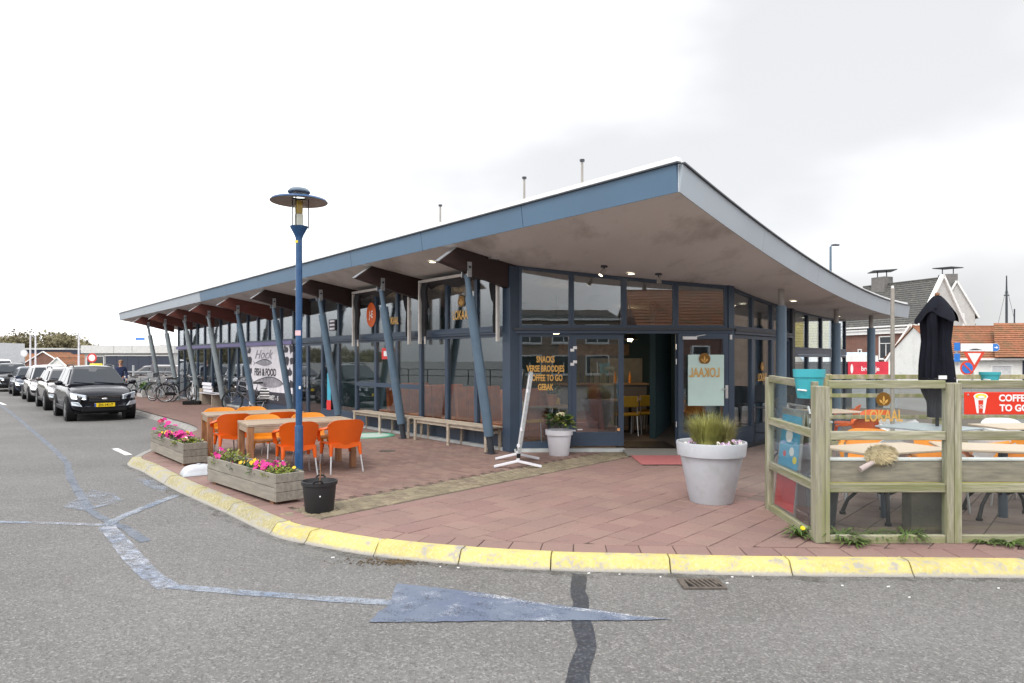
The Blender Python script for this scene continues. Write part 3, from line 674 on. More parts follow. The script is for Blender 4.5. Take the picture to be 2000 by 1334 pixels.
# right side, parallel to the curved roof edge
ss_ = [.08, 1.13, 2.23, 3.30]
for a, b in zip(ss_, ss_[1:]):
    p0, p1 = Wr(a), Wr(b)
    window(p0, p1, TR1, roofz(p0) - .02, roofz(p1) - .02); w_ = window(p0, p1, .32, TR0, TR0, .07)
    bb(MB().box((p0 + p1) / 2 + V((0, 0, .19)), (b - a - .004, .085, .255), yaw_e), 'plinth_panel', m_frame)
    if a > 1 and a < 2: logo((p0 + p1) / 2 + enU * .03 + V((0, 0, 1.54)), eU, .10, w_, A, nrm=enU, wsize=.22, wdrop=.12)
bb(MB().box(Wr(1.7, .03, 2.215), (3.25, .16, .10), yaw_e), 'transom', m_frame); bb(MB().box(Wr(1.7, .12, 2.24), (3.3, .04, .045), yaw_e), 'drip_rail', m_frame2)
bb(MB().box(Wr(3.40, 0, 1.48), (.17, .2, 2.85), yaw_e), 'dark_post', m_frame2)
for a, b in zip((3.5, 4.6, 5.7, 6.8), (4.6, 5.7, 6.8, 7.9)):
    p0, p1 = Wr(a), Wr(b)
    window(p0, p1, 1.93, roofz(p0) - .02, roofz(p1) - .02, .04, pm=m_glassc); window(p0, p1, .05, 1.80, 1.80, .05, pm=m_glassc)
bb(MB().box(Wr(5.7, .0, 1.865), (4.4, .12, .12), yaw_e), 'transom', m_frame)
bb(MB().box(Wr(4.0, .05, .03), (8.0, .2, .06), yaw_e), 'sill', m_frame2)
for p, r in ((V((4.97, 12.6, 0)), .092), (V((7.15, 15.05, 0)), .09), (V((8.68, 16.5, 0)), .09)):
    zt = roofz(p); c0 = bb(MB().cyl(p + V((0, 0, -.01)), p + V((0, 0, zt - .32)), r, r, 22), 'round_column', m_colm, smooth=40)
    bb(MB().cyl(p + V((0, 0, zt - .33)), p + V((0, 0, zt)), r * .58, r * .58, 16), 'column_neck', m_lamps, c0, smooth=40)
    bb(MB().lathe([(r + .012, -.005), (r + .012, .03), (r, .04)], 20, p), 'column_foot', m_frame2, c0)
# downlights and spots in the soffit
m_lit = emit('lit_lamp', (1, .86, .62), 5.0)
for px, py, Yd in ((845, 511, 12.6), (1233, 534, 11.0), (1550, 587, 12.2), (1636, 617, 14.2), (1432, 596, 13.4)):
    lo, hi = 4.0, 30.0
    for _ in range(40):
        md = (lo + hi) / 2; p = AT(px, py, md)
        if p.z > roofz(p) - .012: hi = md
        else: lo = md
    o = bb(MB().lathe([(.062, -.016), (.085, -.014), (.085, .0)], 18, p), 'downlight', m_alu); bb(MB().lathe([(0, -.013), (.062, -.013)], 16, p), 'lens', m_lit, o)
for px, py in ((1180, 519), (1286, 534)):
    lo, hi = 4.0, 30.0
    for _ in range(40):
        md = (lo + hi) / 2; p = AT(px, py, md)
        if p.z > roofz(p) - .012: hi = md
        else: lo = md
    o = bb(MB().lathe([(0, -.03), (.06, -.03), (.06, 0)], 14, p).cyl(p + V((0, 0, -.03)), p + V((0, 0, -.08)), .012), 'spotlight', m_frame2)
    e = V((-.5, -.2, -.75)).normalized() if px < 1200 else V((.1, -.2, -.95)).normalized(); h_ = p + V((0, 0, -.07))
    bb(MB().tube([h_, h_ + e * .12], [.038, .042], 14), 'lamp_head', m_lamps, o)
    if px < 1200: bb(MB().tube([h_ + e * .119, h_ + e * .124], [.034, .034], 12), 'lens', m_lit, o)
# retracted awnings between the beams
m_awn = M('grey_awning_cloth', (.045, .045, .05), .9, var=.25, scale=14, world=True); m_rail = M('white_rail', (.55, .53, .50), .5)
for t0, t1 in ((.12, 2.78), (3.22, 5.86)):
    zt = 3.33; L = .30
    aw = bb(MB().beam(F(t0, L, zt), F(t1, L, zt), .05, .055), 'awning', m_rail)
    for t in (t0, t1):
        bb(MB().beam(F(t, L - .02, zt - .03), F(t, L - .02, 2.02), .055, .05, dU).beam(F(t + .075 * (1 if t == t0 else -1), L - .1, zt - .1), F(t + .075 * (1 if t == t0 else -1), L - .1, 2.02), .03, .03), 'guide_rail', m_rail, aw)
        s_ = 1 if t == t0 else -1
        def fold(a, b, t=t, s_=s_):
            z = zt - .05 - 1.1 * b; wd = (.20 if b < .45 else .14) * (1 - .25 * b)
            return F(t + s_ * (.05 + wd * a) , L - .07 + .035 * math.sin(a * 19 + b * 3) + .04 * math.sin(b * 9) * (1 - b), z)
        bb(MB().sheet(fold, 26, 14, nU * .008), 'awning_cloth', m_awn, aw, smooth=50)
    bb(MB().sheet(lambda a, b: F(t0 + .1 + (t1 - t0 - .2) * a, L - .25 * b, zt - .02 - (.10 + .05 * math.sin(a * 13)) * b), 40, 4, (0, 0, -.006)), 'awning_cloth', m_awn, aw, smooth=50)
# print on the glass of the street side
def sticker(t, z, w_, h_, mat, nm='sticker'): return bb(MB().box(F(t, .055, z), (w_, .005, h_), yaw_d), nm, mat)
st = None
logo(F(1.62, .03, 2.86), -dU, .12, B, A, nrm=nU, wsize=.26, wdrop=.16)
m_orp = M('orange_print', (.62, .10, .01), .5)
e_ = bb(MB().prism([F(5.35 + .24 * math.cos(a), .06, 2.78 + .30 * math.sin(a)) for a in [6.283 * k / 24 for k in range(24)]], nU * .004), 'round_sticker', m_orp); text('J-E', 'lettering', F(5.35, .068, 2.78), -dU, .24, m_wst, e_, A, sx=.7, bold=.02)
text('LOKAAL', 'lettering', F(4.32, .05, 2.58), -dU, .24, m_gold, B, A, sx=.55, bold=.015)
o = sticker(7.55, 2.62, .40, .30, m_posterk, 'round_logo_sticker')
for k in range(3): bb(MB().box(F(7.55, .06, 2.62 + .1 - .1 * k), (.30, .004, .05), yaw_d), 'print', m_poster, o)
o = bb(MB().box(F(4.6, .045, 1.83), (.5, .006, .26), yaw_d), 'red_sign', m_rst); bb(MB().box(F(4.6, .050, 1.83), (.3, .004, .12), yaw_d), 'print', m_wst, o)
o = bb(MB().box(F(7.75, .05, .95), (.22, .01, .75), yaw_d), 'ice_banner', M('ice_blue_print', (.05, .36, .5), .5)); bb(MB().box(F(7.75, .06, .46), (.26, .008, .26), yaw_d), 'banner_foot', m_rst, o)
# fish shop posters
T0, T1 = .10 + 10 * SP, .10 + 14 * SP
def flat(pts, mat, nm='print'):                                      # flat print on the posters: (t, z) outline
    return bb(MB().prism([F(t, .058, z) for t, z in pts], nU * .003), nm, mat)
flat([(T0, .30), (T1, .30), (T1, .66), (T0, .66)], m_posterk)
text('FISH & FOOD', 'lettering', F(12.55, .063, 1.27), -dU, .33, m_posterk, B, A, sx=1.0, bold=.03)
text('Hock', 'lettering', F(12.75, .063, 1.85), -dU, .42, m_postg, B, A, sx=1.7, shear=.45, bold=.004)
text('SNACKS - FRIET - S', 'lettering', F(12.35, .063, .47), -dU, .20, m_wst, B, A, sx=1.15, bold=.01)
for cx, cz, ln, ht in ((12.7, 1.57, 1.5, .12), (12.3, .93, 2.6, .2)):
    up_ = [(cx - ln / 2 + ln * k / 16, cz + ht * math.sin(math.pi * (k / 16) ** .8)) for k in range(17)]
    flat(up_ + [(t, cz - (z - cz) * .7) for t, z in reversed(up_)][1:-1], m_postg); flat([(t, z + .02) for t, z in up_] + [(t, z - .012) for t, z in reversed(up_)], m_posterk)
    flat([(cx + ln / 2 - .02, cz), (cx + ln / 2 + .2, cz + ht * .7), (cx + ln / 2 + .14, cz), (cx + ln / 2 + .2, cz - ht * .7)], m_postg)
def shard(cx, cz, w_, h_, mat):
    n = 11; flat([(cx + w_ * math.cos(6.283 * k / n) * U(.55, 1.1), cz + h_ * math.sin(6.283 * k / n) * U(.55, 1.1)) for k in range(n)], mat)
random.seed(4)
for cx in (10.42, 10.7, 14.0, 14.2):
    for cz in (.95, 1.3, 1.65, 2.0): shard(cx + U(-.1, .1), cz, .2, .15, m_posterk if R() < .7 else m_postg)
for cx in (10.5, 14.05):
    for cz in (1.15, 1.5, 1.85): shard(cx + U(-.12, .12), cz, .08, .07, m_poster)
# inside
rm = [A + V((.15, .2, .012)), Cc + V((-.1, .1, .012)), Wr(7.8, -.1, .012), V((9.0, 21, .012)), V((-2, 22, .012)), F(23.5, -4, .012), F(24, -.15, .012)]
bb(MB().add(rm, [tuple(range(len(rm)))]), 'interior_floor', m_intf)
bb(MB().box((.9, 18.5, 1.45), (11.2, .15, 2.9)), 'interior_wall', m_int)
bb(MB().box((6.36, 16.9, 1.4), (.12, 3.0, 2.8), -.1), 'interior_wall', m_int)
bb(MB().box((3.55, 16.2, 1.45), (.12, 3.6, 2.9), -.32), 'interior_wall', m_int)
bb(MB().box(F(7.6, -2.6, 1.6), (.12, 5.0, 3.2), yaw_d), 'interior_wall', m_intg)
bb(MB().box(F(16, -4.4, 1.6), (16.6, .12, 3.2), yaw_d), 'interior_wall', m_intg)
bb(MB().box(F(24.05, -2.3, 1.6), (.12, 4.3, 3.2), yaw_d), 'interior_wall', m_intg)
bb(MB().box((2.2, 18.38, 1.95), (1.9, .05, .3)), 'menu_board', M('menu_board', (.12, .08, .05), .6, var=.5, scale=9))
bb(MB().box((2.8, 18.36, 1.35), (1.4, .04, .75)), 'wall_tiles', M('wall_tiles', (.20, .20, .17), .4))
# café furniture seen through the glass
m_ybr = M('mustard_seat', (.42, .25, .015), .6); m_boo = M('tan_leather', (.34, .085, .02), .5, var=.2); m_boob = M('brown_leather', (.17, .055, .04), .5, var=.2); m_tt = M('interior_table', (.22, .15, .09), .5)
def cafe_chair(loc, rz, label):
    t = thing('cafe_chair', label, 'chair', loc, rz, 'mustard chairs inside the cafe')
    MB().box((0, .01, .455), (.42, .42, .05)).build('seat', m_ybr, t, bevel=.015); MB().box((0, -.2, .75), (.40, .035, .24), 0, -.12).build('backrest', m_ybr, t, bevel=.012)
    for x in (-.18, .18):
        MB().tube([(x, .18, 0), (x, .16, .43)], .012, 6).build('leg', m_alu, t); MB().tube([(x, -.24, 0), (x, -.17, .43), (x, -.22, .85)], .012, 6).build('leg', m_alu, t)
for i, (x, y, a, l) in enumerate(((.35, 13.6, -1.2, 'mustard chair just behind the lettered window'), (.75, 14.5, 1.9, 'mustard chair at the window table with the terracotta pot'), (2.55, 15.2, .2, 'mustard chair at the near end of the table through the open door'), (3.0, 15.55, .3, 'mustard chair in the middle seen through the open door'), (3.3, 16.3, 1.2, 'mustard chair farthest in through the open doorway'))): cafe_chair((x, y, .012), a, l)
def itable(loc, w_, d_, rz, label):
    t = thing('cafe_table', label, 'table', loc, rz)
    MB().box((0, 0, .735), (w_, d_, .03)).build('table_top', m_tt, t, bevel=.006); MB().cyl((0, 0, .02), (0, 0, .72), .035).build('pedestal', m_black, t); MB().lathe([(.0, .03), (.22, .02), (.23, 0)], 18).build('base', m_black, t)
for i, (x, y, z, lb) in enumerate(((.9, 13.9, 2.25, 'glowing pendant lamp above the lettered window table'), (2.8, 16.2, 2.2, 'added pendant lamp brightening the table in the open doorway'), (-1.3, 15.6, 2.25, 'added pendant lamp brightening the booths by the street glass'), (-3.2, 17.2, 2.25, 'added pendant lamp brightening the booths farthest back'))):  # first one marks a seen glow, the others are added to brighten the interior
    t = thing('pendant_lamp', lb, 'pendant lamp', (x, y, z), 0, 'pendant lamps inside the cafe')
    MB().sphere((0, 0, -.02), .06, 12, 8).build('bulb', emit('warm_bulb', (1, .66, .34), 130) if i == 0 else bpy.data.materials['warm_bulb'], t); MB().lathe([(.03, .10), (.06, .09), (.17, -.03), (.175, -.03), (.065, .10), (.03, .115)], 20).build('shade', m_black, t, smooth=40); MB().cyl((0, 0, .1), (0, 0, .75), .006, .006, 6).build('cord', m_black, t)
itable((.75, 13.75, .012), .8, .7, 0, 'small table behind the lettered window carrying a terracotta pot'); itable((2.75, 15.9, .012), 1.3, .7, .3, 'wooden table seen through the open cafe door')
def booth(loc, rz, ln, mat, label):
    t = thing('booth_bench', label, 'booth bench', loc, rz, 'upholstered booth benches inside the cafe')
    MB().box((0, .12, .24), (ln, .5, .40)).build('seat', mat, t, bevel=.03, seg=2)
    for i in range(int(ln / .3)):
        MB().box((-ln / 2 + .15 + i * .3, -.16, .68), (.296, .10, .84), 0, -.1).build('back_cushion', mat, t, bevel=.03, seg=2)
for i, (tt, lb) in enumerate(((.75, 'tan leather booth nearest the entrance corner'), (2.3, 'tan leather booth behind the glass between the first two columns'), (3.7, 'tan leather booth behind the second slanted column'), (5.2, 'tan leather booth farthest along the street windows'))):
    p = F(tt, -.85, .012); booth(p, math.atan2(dU.y, dU.x) - 1.5708, 1.3, m_boo, lb)
booth((1.6, 14.2, .012), 1.57, 1.2, m_boob, 'brown leather booth just behind the closed entrance door'); booth((1.75, 15.8, .012), 1.57, 1.5, m_boob, 'brown leather booth beside the table in the open doorway')
t = thing('bar_counter', 'dark bar counter with bottles at the back of the cafe', 'counter', (2.3, 17.5, .012))
MB().box((0, 0, .52), (2.2, .5, 1.04)).build('front', m_intg, t); MB().box((0, 0, 1.06), (2.3, .6, .04)).build('counter_top', m_tt, t)
for i in range(9):
    b = thing('bottle', 'amber bottle standing on the bar counter' if i > 5 else 'dark green bottle standing on the bar counter', 'bottle', (1.5 + i * .19, 17.5, 1.092), 0, 'bottles on the bar counter')
    MB().lathe([(0, 0), (.035, 0), (.035, .17), (.013, .22), (.013, .29), (0, .29)], 10).build('glass_body', m_yelo if i > 5 else m_leafd, b, smooth=40)
t = thing('potted_plant', 'grey green plant in a terracotta pot inside the lettered window', 'plant', (.80, 13.7, .765))
MB().lathe([(0, 0), (.075, 0), (.11, .19), (.12, .19), (.12, .22), (.1, .22), (0, .2)], 18).build('pot', M('terracotta', (.45, .17, .07), .7), t, smooth=40)
def leaves(mb, c, n, rad, ln, wd, up=.6, zs=1.0):
    for i in range(n):
        a = U(0, 6.283); e = U(-.2, 1.3); rr = rad * U(.15, 1.0) ** .5
        p = V(c) + V((rr * math.cos(a) * math.cos(e * .8), rr * math.sin(a) * math.cos(e * .8), rr * zs * math.sin(e) * .9))
        d = (V((math.cos(a + U(-.6, .6)), math.sin(a + U(-.6, .6)), U(-.4, up)))).normalized(); s_ = d.cross(V((U(-.3, .3), U(-.3, .3), 1))).normalized(); l = ln * U(.7, 1.25); w_ = wd * U(.7, 1.25); n_ = s_.cross(d)
        mb.add([p, p + d * l * .5 + s_ * w_ + n_ * w_ * .3, p + d * l, p + d * l * .5 - s_ * w_ + n_ * w_ * .3, p + d * l * .5], [(0, 1, 4), (1, 2, 4), (2, 3, 4), (3, 0, 4)])
    return mb
leaves(MB(), (0, 0, .24), 150, .2, .09, .012).build('foliage', M('sage_leaf', (.16, .22, .14), .6), t, kind='stuff')
# ------------------------------------------------------------------ street lamp
lp = G(584, 941)
t = thing('street_lamp', 'blue street lamp with a wide disc shade standing beside the wooden planter', 'street lamp', lp)
MB().lathe([(.056, -.01), (.056, .76), (.053, .775), (.044, .78), (.043, 3.35)], 20).build('pole', m_lampb, t, smooth=40)
MB().lathe([(.058, 0), (.058, .03), (.0585, .04)], 20).build('base_ring', m_frame2, t)
MB().box((0, -.058, .35), (.028, .006, .12)).build('service_door', m_lampb, t)
MB().lathe([(.044, 3.33), (.047, 3.36), (.062, 3.40), (.115, 3.50), (.122, 3.52), (.0, 3.52)], 28).build('collar', m_lampb, t, smooth=40)
MB().lathe([(.105, 3.525), (.105, 3.91)], 28).build('glass_cylinder', m_lampg, t, smooth=True)
MB().lathe([(.0, 3.53), (.06, 3.53), (.06, 3.68), (.058, 3.685), (0, 3.685)], 18).build('diffuser', M('frosted', (.72, .72, .66), .5), t, smooth=40)
MB().lathe([(.045, 3.69), (.05, 3.70), (.055, 3.87), (.0, 3.88)], 18).build('reflector', M('amber_reflector', (.50, .33, .06), .35, metal=.4), t, smooth=40)
for a in (.5, 2.6, 4.7): MB().tube([(.128 * math.cos(a), .128 * math.sin(a), 3.50), (.128 * math.cos(a), .128 * math.sin(a), 3.98)], .0085, 6).build('rod', m_frame2, t)
mb = MB(); mb.cm = 0; mb.lathe([(.10, 3.905), (.20, 3.90), (.36, 3.865), (.382, 3.855)], 48); mb.cm = 1; mb.lathe([(.382, 3.855), (.386, 3.86), (.37, 3.885), (.20, 3.925), (.10, 3.93)], 48)
mb.build('disc_shade', [m_lamps, m_lampb], t, smooth=40)
MB().lathe([(.10, 3.93), (.10, 3.985)], 24).build('neck_glass', m_lampg, t, smooth=True)
MB().lathe([(.0, 3.985), (.15, 3.985), (.152, 4.0), (.12, 4.035), (0, 4.05)], 28).build('top_cap', M('cap_blue_grey', (.11, .15, .20), .45), t, smooth=40)
MB().box((-.02, -.043, 3.305), (.04, .006, .032)).build('sticker', m_yst, t)
MB().box((.0, -.0445, 2.05), (.075, .006, .07)).build('sticker', M('pink_sticker', (.62, .42, .46), .6), t); MB().box((.025, -.0445, 1.30), (.025, .005, .04)).build('sticker', m_wst, t)
# ------------------------------------------------------------------ tables and orange armchairs
LT = V((.857, .515, 0)); ST = V((-.515, .857, 0)); yawT = math.atan2(LT.y, LT.x)
def wood_table(label, c):
    t = thing('outdoor_table', label, 'table', c, yawT, 'weathered wooden tables on the pavement')
    L, D, H = 1.62, .86, .745
    for k in range(6):
        y = -D / 2 + D / 6 * (k + .5)
        MB().box((0, y, H - .02), (L - .006, D / 6 - .004, .038)).build('plank', m_woodt, t, bevel=.004)
    for y in (-D / 2 + .02, D / 2 - .02): MB().box((0, y, H - .085), (L - .19, .035, .085)).build('apron', m_woodt, t, bevel=.003)
    for x in (-L / 2 + .03, L / 2 - .03): MB().box((x, 0, H - .085), (.035, D - .19, .085)).build('apron', m_woodt, t, bevel=.003)
    for x in (-1, 1):
        for y in (-1, 1): MB().box((x * (L / 2 - .05), y * (D / 2 - .05), (H - .042) / 2), (.09, .09, H - .044)).build('leg', m_woodb, t, bevel=.005)
    return t
tabN, tabF = V((-3.34, 10.62, 0)), V((-4.66, 12.28, 0))
wood_table('weathered wooden table nearest the blue lamp post', tabN); wood_table('weathered wooden table behind the first one nearer the parked cars', tabF)
def armchair(name, label, cat, loc, rz, shell, legm, group, back_open=False):
    t = thing(name, label, cat, loc, rz, group)
    MB().sheet(lambda a, b: V(((a - .5) * (.46 + .04 * b), -.21 + .44 * b, .445 - .022 * math.sin(math.pi * a) * math.sin(math.pi * min(1, b * 1.1)) - (.03 * max(0, b - .85) / .15))), 10, 10, (0, 0, -.022)).build('seat', shell, t, smooth=50)
    def bk(a, b):
        u = 2 * a - 1; z = .425 + .37 * b - .07 * b * abs(u) ** 5
        return V((u * (.235 + .045 * b), -.215 - .085 * b + .075 * u * u, z))
    MB().sheet(bk, 14, 10, (0, -.018, 0)).build('backrest', shell, t, smooth=50)
    for s_ in (-1, 1):
        p = [V((s_ * .262, -.20, .70)), V((s_ * .285, -.08, .675)), V((s_ * .29, .06, .66)), V((s_ * .285, .17, .63)), V((s_ * .27, .215, .56)), V((s_ * .25, .215, .46))]
        def arm(a, b, p=p, s_=s_):
            f = a * (len(p) - 1); i = min(int(f), len(p) - 2); q = p[i].lerp(p[i + 1], f - i); w_ = .055
            return q + V((s_ * (b - .5) * w_, 0, -.02 * abs(b - .5) * 2)) if i < 3 else q + V((s_ * (b - .5) * w_, 0, 0))
        MB().sheet(arm, 20, 4, (0, -.004, -.018)).build('armrest', shell, t, smooth=60)
        for y, y2 in ((.19, .235), (-.195, -.27)):
            MB().tube([(s_ * .215, y, .43), (s_ * .225, (y * .7 + y2 * .3), .30), (s_ * .23, y * .6 + y2 * .4, .255)], [.036, .026, .021], 10).build('leg_socket', shell, t, smooth=50)
            MB().tube([(s_ * .226, y * .68 + y2 * .32, .29), (s_ * .25, y2, 0)], .0125, 8).build('leg', legm, t, smooth=50)
    MB().sheet(lambda a, b: V(((a - .5) * .46, -.215, .445 - .09 * b * (1 - .4 * abs(2 * a - 1)))), 8, 2, (0, -.014, 0)).build('seat_skirt', shell, t, smooth=50)
    return t
oc = armchair('orange_armchair', 'orange plastic armchair at the right front corner of the near table', 'chair', (0, 0, 0), 0, m_orange, m_alu, 'orange plastic armchairs around the wooden tables')
ocy = armchair('orange_armchair', 'orange armchair in lit amber on the far side of the near table behind the lamp post', 'chair', (0, 0, 0), 0, m_yelo, m_alu, 'orange plastic armchairs around the wooden tables')  # same orange chair, its lit inner side put into an amber colour
def seat_at(o, c, along, side, label, first=False, back=.56, tw=0.0):
    p = c + LT * along - ST * side * back; rz = facing(ST * side) + tw
    if first: o.location = p; o.rotation_euler = (0, 0, rz); o['label'] = label
    else: copy_tree(o, label, p, rz)
seat_at(oc, tabN, .50, 1, 'orange plastic armchair at the near table just right of the lamp post', True, .60, .06)
seat_at(oc, tabN, -.16, 1, 'orange plastic armchair tucked in behind the lamp post on the near table', back=.58, tw=-.03)
seat_at(ocy, tabN, .36, -1, 'orange armchair in lit amber on the far side of the near table beside the lamp post', True, .50)
seat_at(ocy, tabN, -.38, -1, 'orange armchair in lit amber between the two tables facing the planters', back=.48)
seat_at(oc, tabF, -.45, 1, 'orange armchair on the near side of the far table at its left', back=.62, tw=.05)
seat_at(oc, tabF, .33, 1, 'orange armchair on the near side of the far table at its right', back=.60)
seat_at(ocy, tabF, -.45, -1, 'orange armchair in lit amber behind the far table on the parked cars side', back=.48)
seat_at(ocy, tabF, .10, -1, 'orange armchair in lit amber behind the far table in front of the leaning bicycle', back=.48)
# ------------------------------------------------------------------ wooden planters with flowers
def planter(label, p, d, L, D, H=.36):                                  # p: near right bottom corner, d: along the front to the left
    rz = math.atan2(-d.y, -d.x); t = thing('wooden_planter', label, 'planter', p, rz, 'weathered board planters on the kerb')
    for i in range(2):
        z = .035 + (H - .035) * (i + .5) / 2; h = (H - .035) / 2 - .006
        MB().box((-L / 2, .012, z), (L, .024, h)).build('board', m_trough, t, bevel=.003); MB().box((-L / 2, D - .012, z), (L, .024, h)).build('board', m_trough, t, bevel=.003)
    for i in range(3):
        z = .035 + (H - .035) * (i + .5) / 3; h = (H - .035) / 3 - .005
        MB().box((.013, D / 2, z), (.024, D - .004, h)).build('board', m_trough, t, bevel=.003); MB().box((-L - .013, D / 2, z), (.024, D - .004, h)).build('board', m_trough, t, bevel=.003)
    for x in (-.14, -L + .14): MB().box((x, D / 2, .017), (.09, D - .06, .034)).build('foot', m_woodb, t)
    MB().box((-L / 2, D / 2, .25), (L - .06, D - .055, .07)).build('soil', m_soil, t)
    return t
def flower(mb, c, r, nrm, n=5):
    nrm = V(nrm).normalized(); a = nrm.orthogonal().normalized(); b = nrm.cross(a); o = U(0, 6)
    for k in range(n):
        th = o + 6.283 * k / n; d = a * math.cos(th) + b * math.sin(th); s_ = nrm.cross(d)
        mb.add([V(c), V(c) + d * r * .6 + s_ * r * .5 + nrm * r * .12, V(c) + d * r + nrm * r * U(-.1, .25), V(c) + d * r * .6 - s_ * r * .5 + nrm * r * .12], [(0, 1, 2, 3)])
def bush(label, c, rx, ry, h, n, leafm_, petals, nf, fr=.03, lw=.014, ll=.07):
    t = thing('flowering_plant', label, 'plant', c, 0, 'flowers in the wooden planters')
    mb = MB()
    for i in range(n):
        a = U(0, 6.283); r = U(0, 1) ** .6; x, y = rx * r * math.cos(a), ry * r * math.sin(a); z = h * U(.02, 1) * (1 - .5 * r)
        d = V((math.cos(a) * .6 + U(-.5, .5), math.sin(a) * .6 + U(-.5, .5), U(-.1, .9))).normalized(); s_ = d.cross(V((0, 0, 1))).normalized(); l = ll * U(.6, 1.3); w_ = lw * U(.7, 1.5); p = V((x, y, z))
        mb.add([p, p + d * l * .5 + s_ * w_, p + d * l + V((0, 0, -l * .2)), p + d * l * .5 - s_ * w_], [(0, 1, 2, 3)])
    mb.build('foliage', leafm_, t, kind='stuff')
    for m_, k in petals:
        mb = MB()
        for i in range(int(nf * k)):
            a = U(0, 6.283); r = U(0, 1) ** .5; x, y = rx * r * math.cos(a), ry * r * math.sin(a)
            flower(mb, (x, y, h * U(.75, 1.25) * (1 - .35 * r)), fr * U(.8, 1.25), (U(-.6, .6), U(-1, 0), U(.2, 1)))
        mb.build('blossoms', m_, t, kind='stuff')
    return t
pn, dn = V((-2.74, 7.88, 0)), V((-.70, .714, 0)).normalized(); qn = V((.714, .70, 0)).normalized()
planter('weathered plank planter nearest the road with pink and yellow flowers', pn, dn, 2.02, .36)
pf, df = V((-5.20, 10.78, 0)), V((-.64, .768, 0)).normalized(); qf = V((.768, .64, 0))
planter('weathered plank planter farther along the kerb towards the parked cars', pf, df, 2.15, .37)
random.seed(21)
def onp(p, d, q, a, b): return p + d * a + q * b + V((0, 0, .28))
bush('yellow green leafy plant with magenta flowers at the far end of the near planter', onp(pn, dn, qn, 1.72, .18), .24, .14, .20, 200, m_leafy, [(m_pink, .5)], 8, .045)
bush('dark low plant in the middle of the near planter', onp(pn, dn, qn, 1.15, .18), .25, .12, .08, 70, m_leafd, [(m_yelp, .4), (m_redp, .4)], 8, .03)
bush('yellow and orange pansies in the near planter', onp(pn, dn, qn, .92, .18), .16, .12, .13, 80, m_leaf, [(m_yelp, 1)], 11, .034)
bush('magenta petunias in the near planter', onp(pn, dn, qn, .55, .17), .24, .13, .15, 110, m_leaf, [(m_pink, 1), (m_redp, .15)], 15, .045)
bush('bright yellow green foliage plant at the near end of the planter by the lamp', onp(pn, dn, qn, .22, .18), .20, .14, .16, 190, m_leafy, [(m_yelp, .3)], 6, .025)
bush('tall magenta flowers at the far end of the far planter', onp(pf, df, qf, 1.9, .18), .20, .13, .30, 130, m_leafy, [(m_pink, 1), (m_redp, .4)], 8, .05)
bush('magenta and orange flowers in the middle of the far planter', onp(pf, df, qf, 1.2, .18), .32, .13, .16, 120, m_leaf, [(m_pink, 1), (m_yelp, .25)], 22, .042)
bush('large magenta petunia in the far planter', onp(pf, df, qf, .72, .18), .2, .12, .19, 70, m_leaf, [(m_pink, 1)], 12, .055)
bush('yellow green plant at the near end of the far planter', onp(pf, df, qf, .35, .18), .25, .13, .12, 170, m_leafy, [(m_whp, .2)], 5, .03)
t = thing('parasol_weight', 'rounded white plastic base lying between the two wooden planters', 'parasol weight', G(388, 926), .6)
MB().sheet(lambda a, b: V(((a - .5) * .46, (b - .5) * .36, .005 + .14 * (max(0, 1 - abs(2 * a - 1) ** 3.2) * max(0, 1 - abs(2 * b - 1) ** 3.2)) ** .5)), 26, 22, (0, 0, -.012)).build('shell', m_pot, t, smooth=True); MB().cyl((0, 0, .12), (0, 0, .155), .03).build('socket', m_pot, t)
# ------------------------------------------------------------------ black bucket
t = thing('bucket', 'black plastic bucket of soil with a dry stalk next to the lamp post', 'bucket', G(624, 997), .2)
MB().lathe([(0, 0), (.150, 0), (.156, .012), (.183, .29), (.196, .295), (.198, .335), (.185, .338), (.176, .30), (.165, .26), (0, .255)], 32).build('tub', M('rubbery_black', (.014, .014, .017), .55, bump=.1), t, smooth=50)
for a in (1.57, -1.57): MB().tube([(.19 * math.cos(a) + .05, .19 * math.sin(a), .335), (.205 * math.cos(a) + .03, .205 * math.sin(a), .36), (.205 * math.cos(a) - .03, .205 * math.sin(a), .36), (.19 * math.cos(a) - .05, .19 * math.sin(a), .335)], .011, 8).build('handle', m_black, t)
MB().lathe([(0, .285), (.17, .275)], 20).build('soil', m_soil, t); MB().tube([(0, 0, .27), (.012, 0, .42), (.008, 0, .53)], [.008, .006, .004], 6).build('stalk', m_woodb, t)
MB().cyl((.02, -.18, .19), (.02, -.186, .19), .008).build('rivet', m_wst, t)
# ------------------------------------------------------------------ benches along the glass
def bench(label, t0, t1, L0=.10, D=.36, H=.455):
    c = F((t0 + t1) / 2, L0 + D / 2); ln = t1 - t0; t = thing('wooden_bench', label, 'bench', c, yaw_d, 'grey wooden benches against the glass')
    for k in range(3): MB().box((0, -D / 2 + D / 3 * (k + .5), H - .016), (ln, D / 3 - .006, .032)).build('slat', m_wood, t, bevel=.004)
    for y in (-D / 2 + .05, D / 2 - .05): MB().box((0, y, H - .065), (ln - .12, .03, .06)).build('rail', m_wood, t, bevel=.003)
    for x in (-ln / 2 + .08, 0, ln / 2 - .08):
        for y in (-D / 2 + .05, D / 2 - .05): MB().box((x, y - .034 * (1 if y < 0 else -1), (H - .034) / 2), (.07, .035, H - .036)).build('leg', m_wood, t, bevel=.003)
        MB().box((x, 0, H - .115), (.05, D - .14, .04)).build('cross_brace', m_wood, t)
    return t
bench('grey wooden bench under the glass next to the entrance corner', .18, 2.78); bench('grey wooden bench between the second and third slanted columns', 2.90, 5.55)
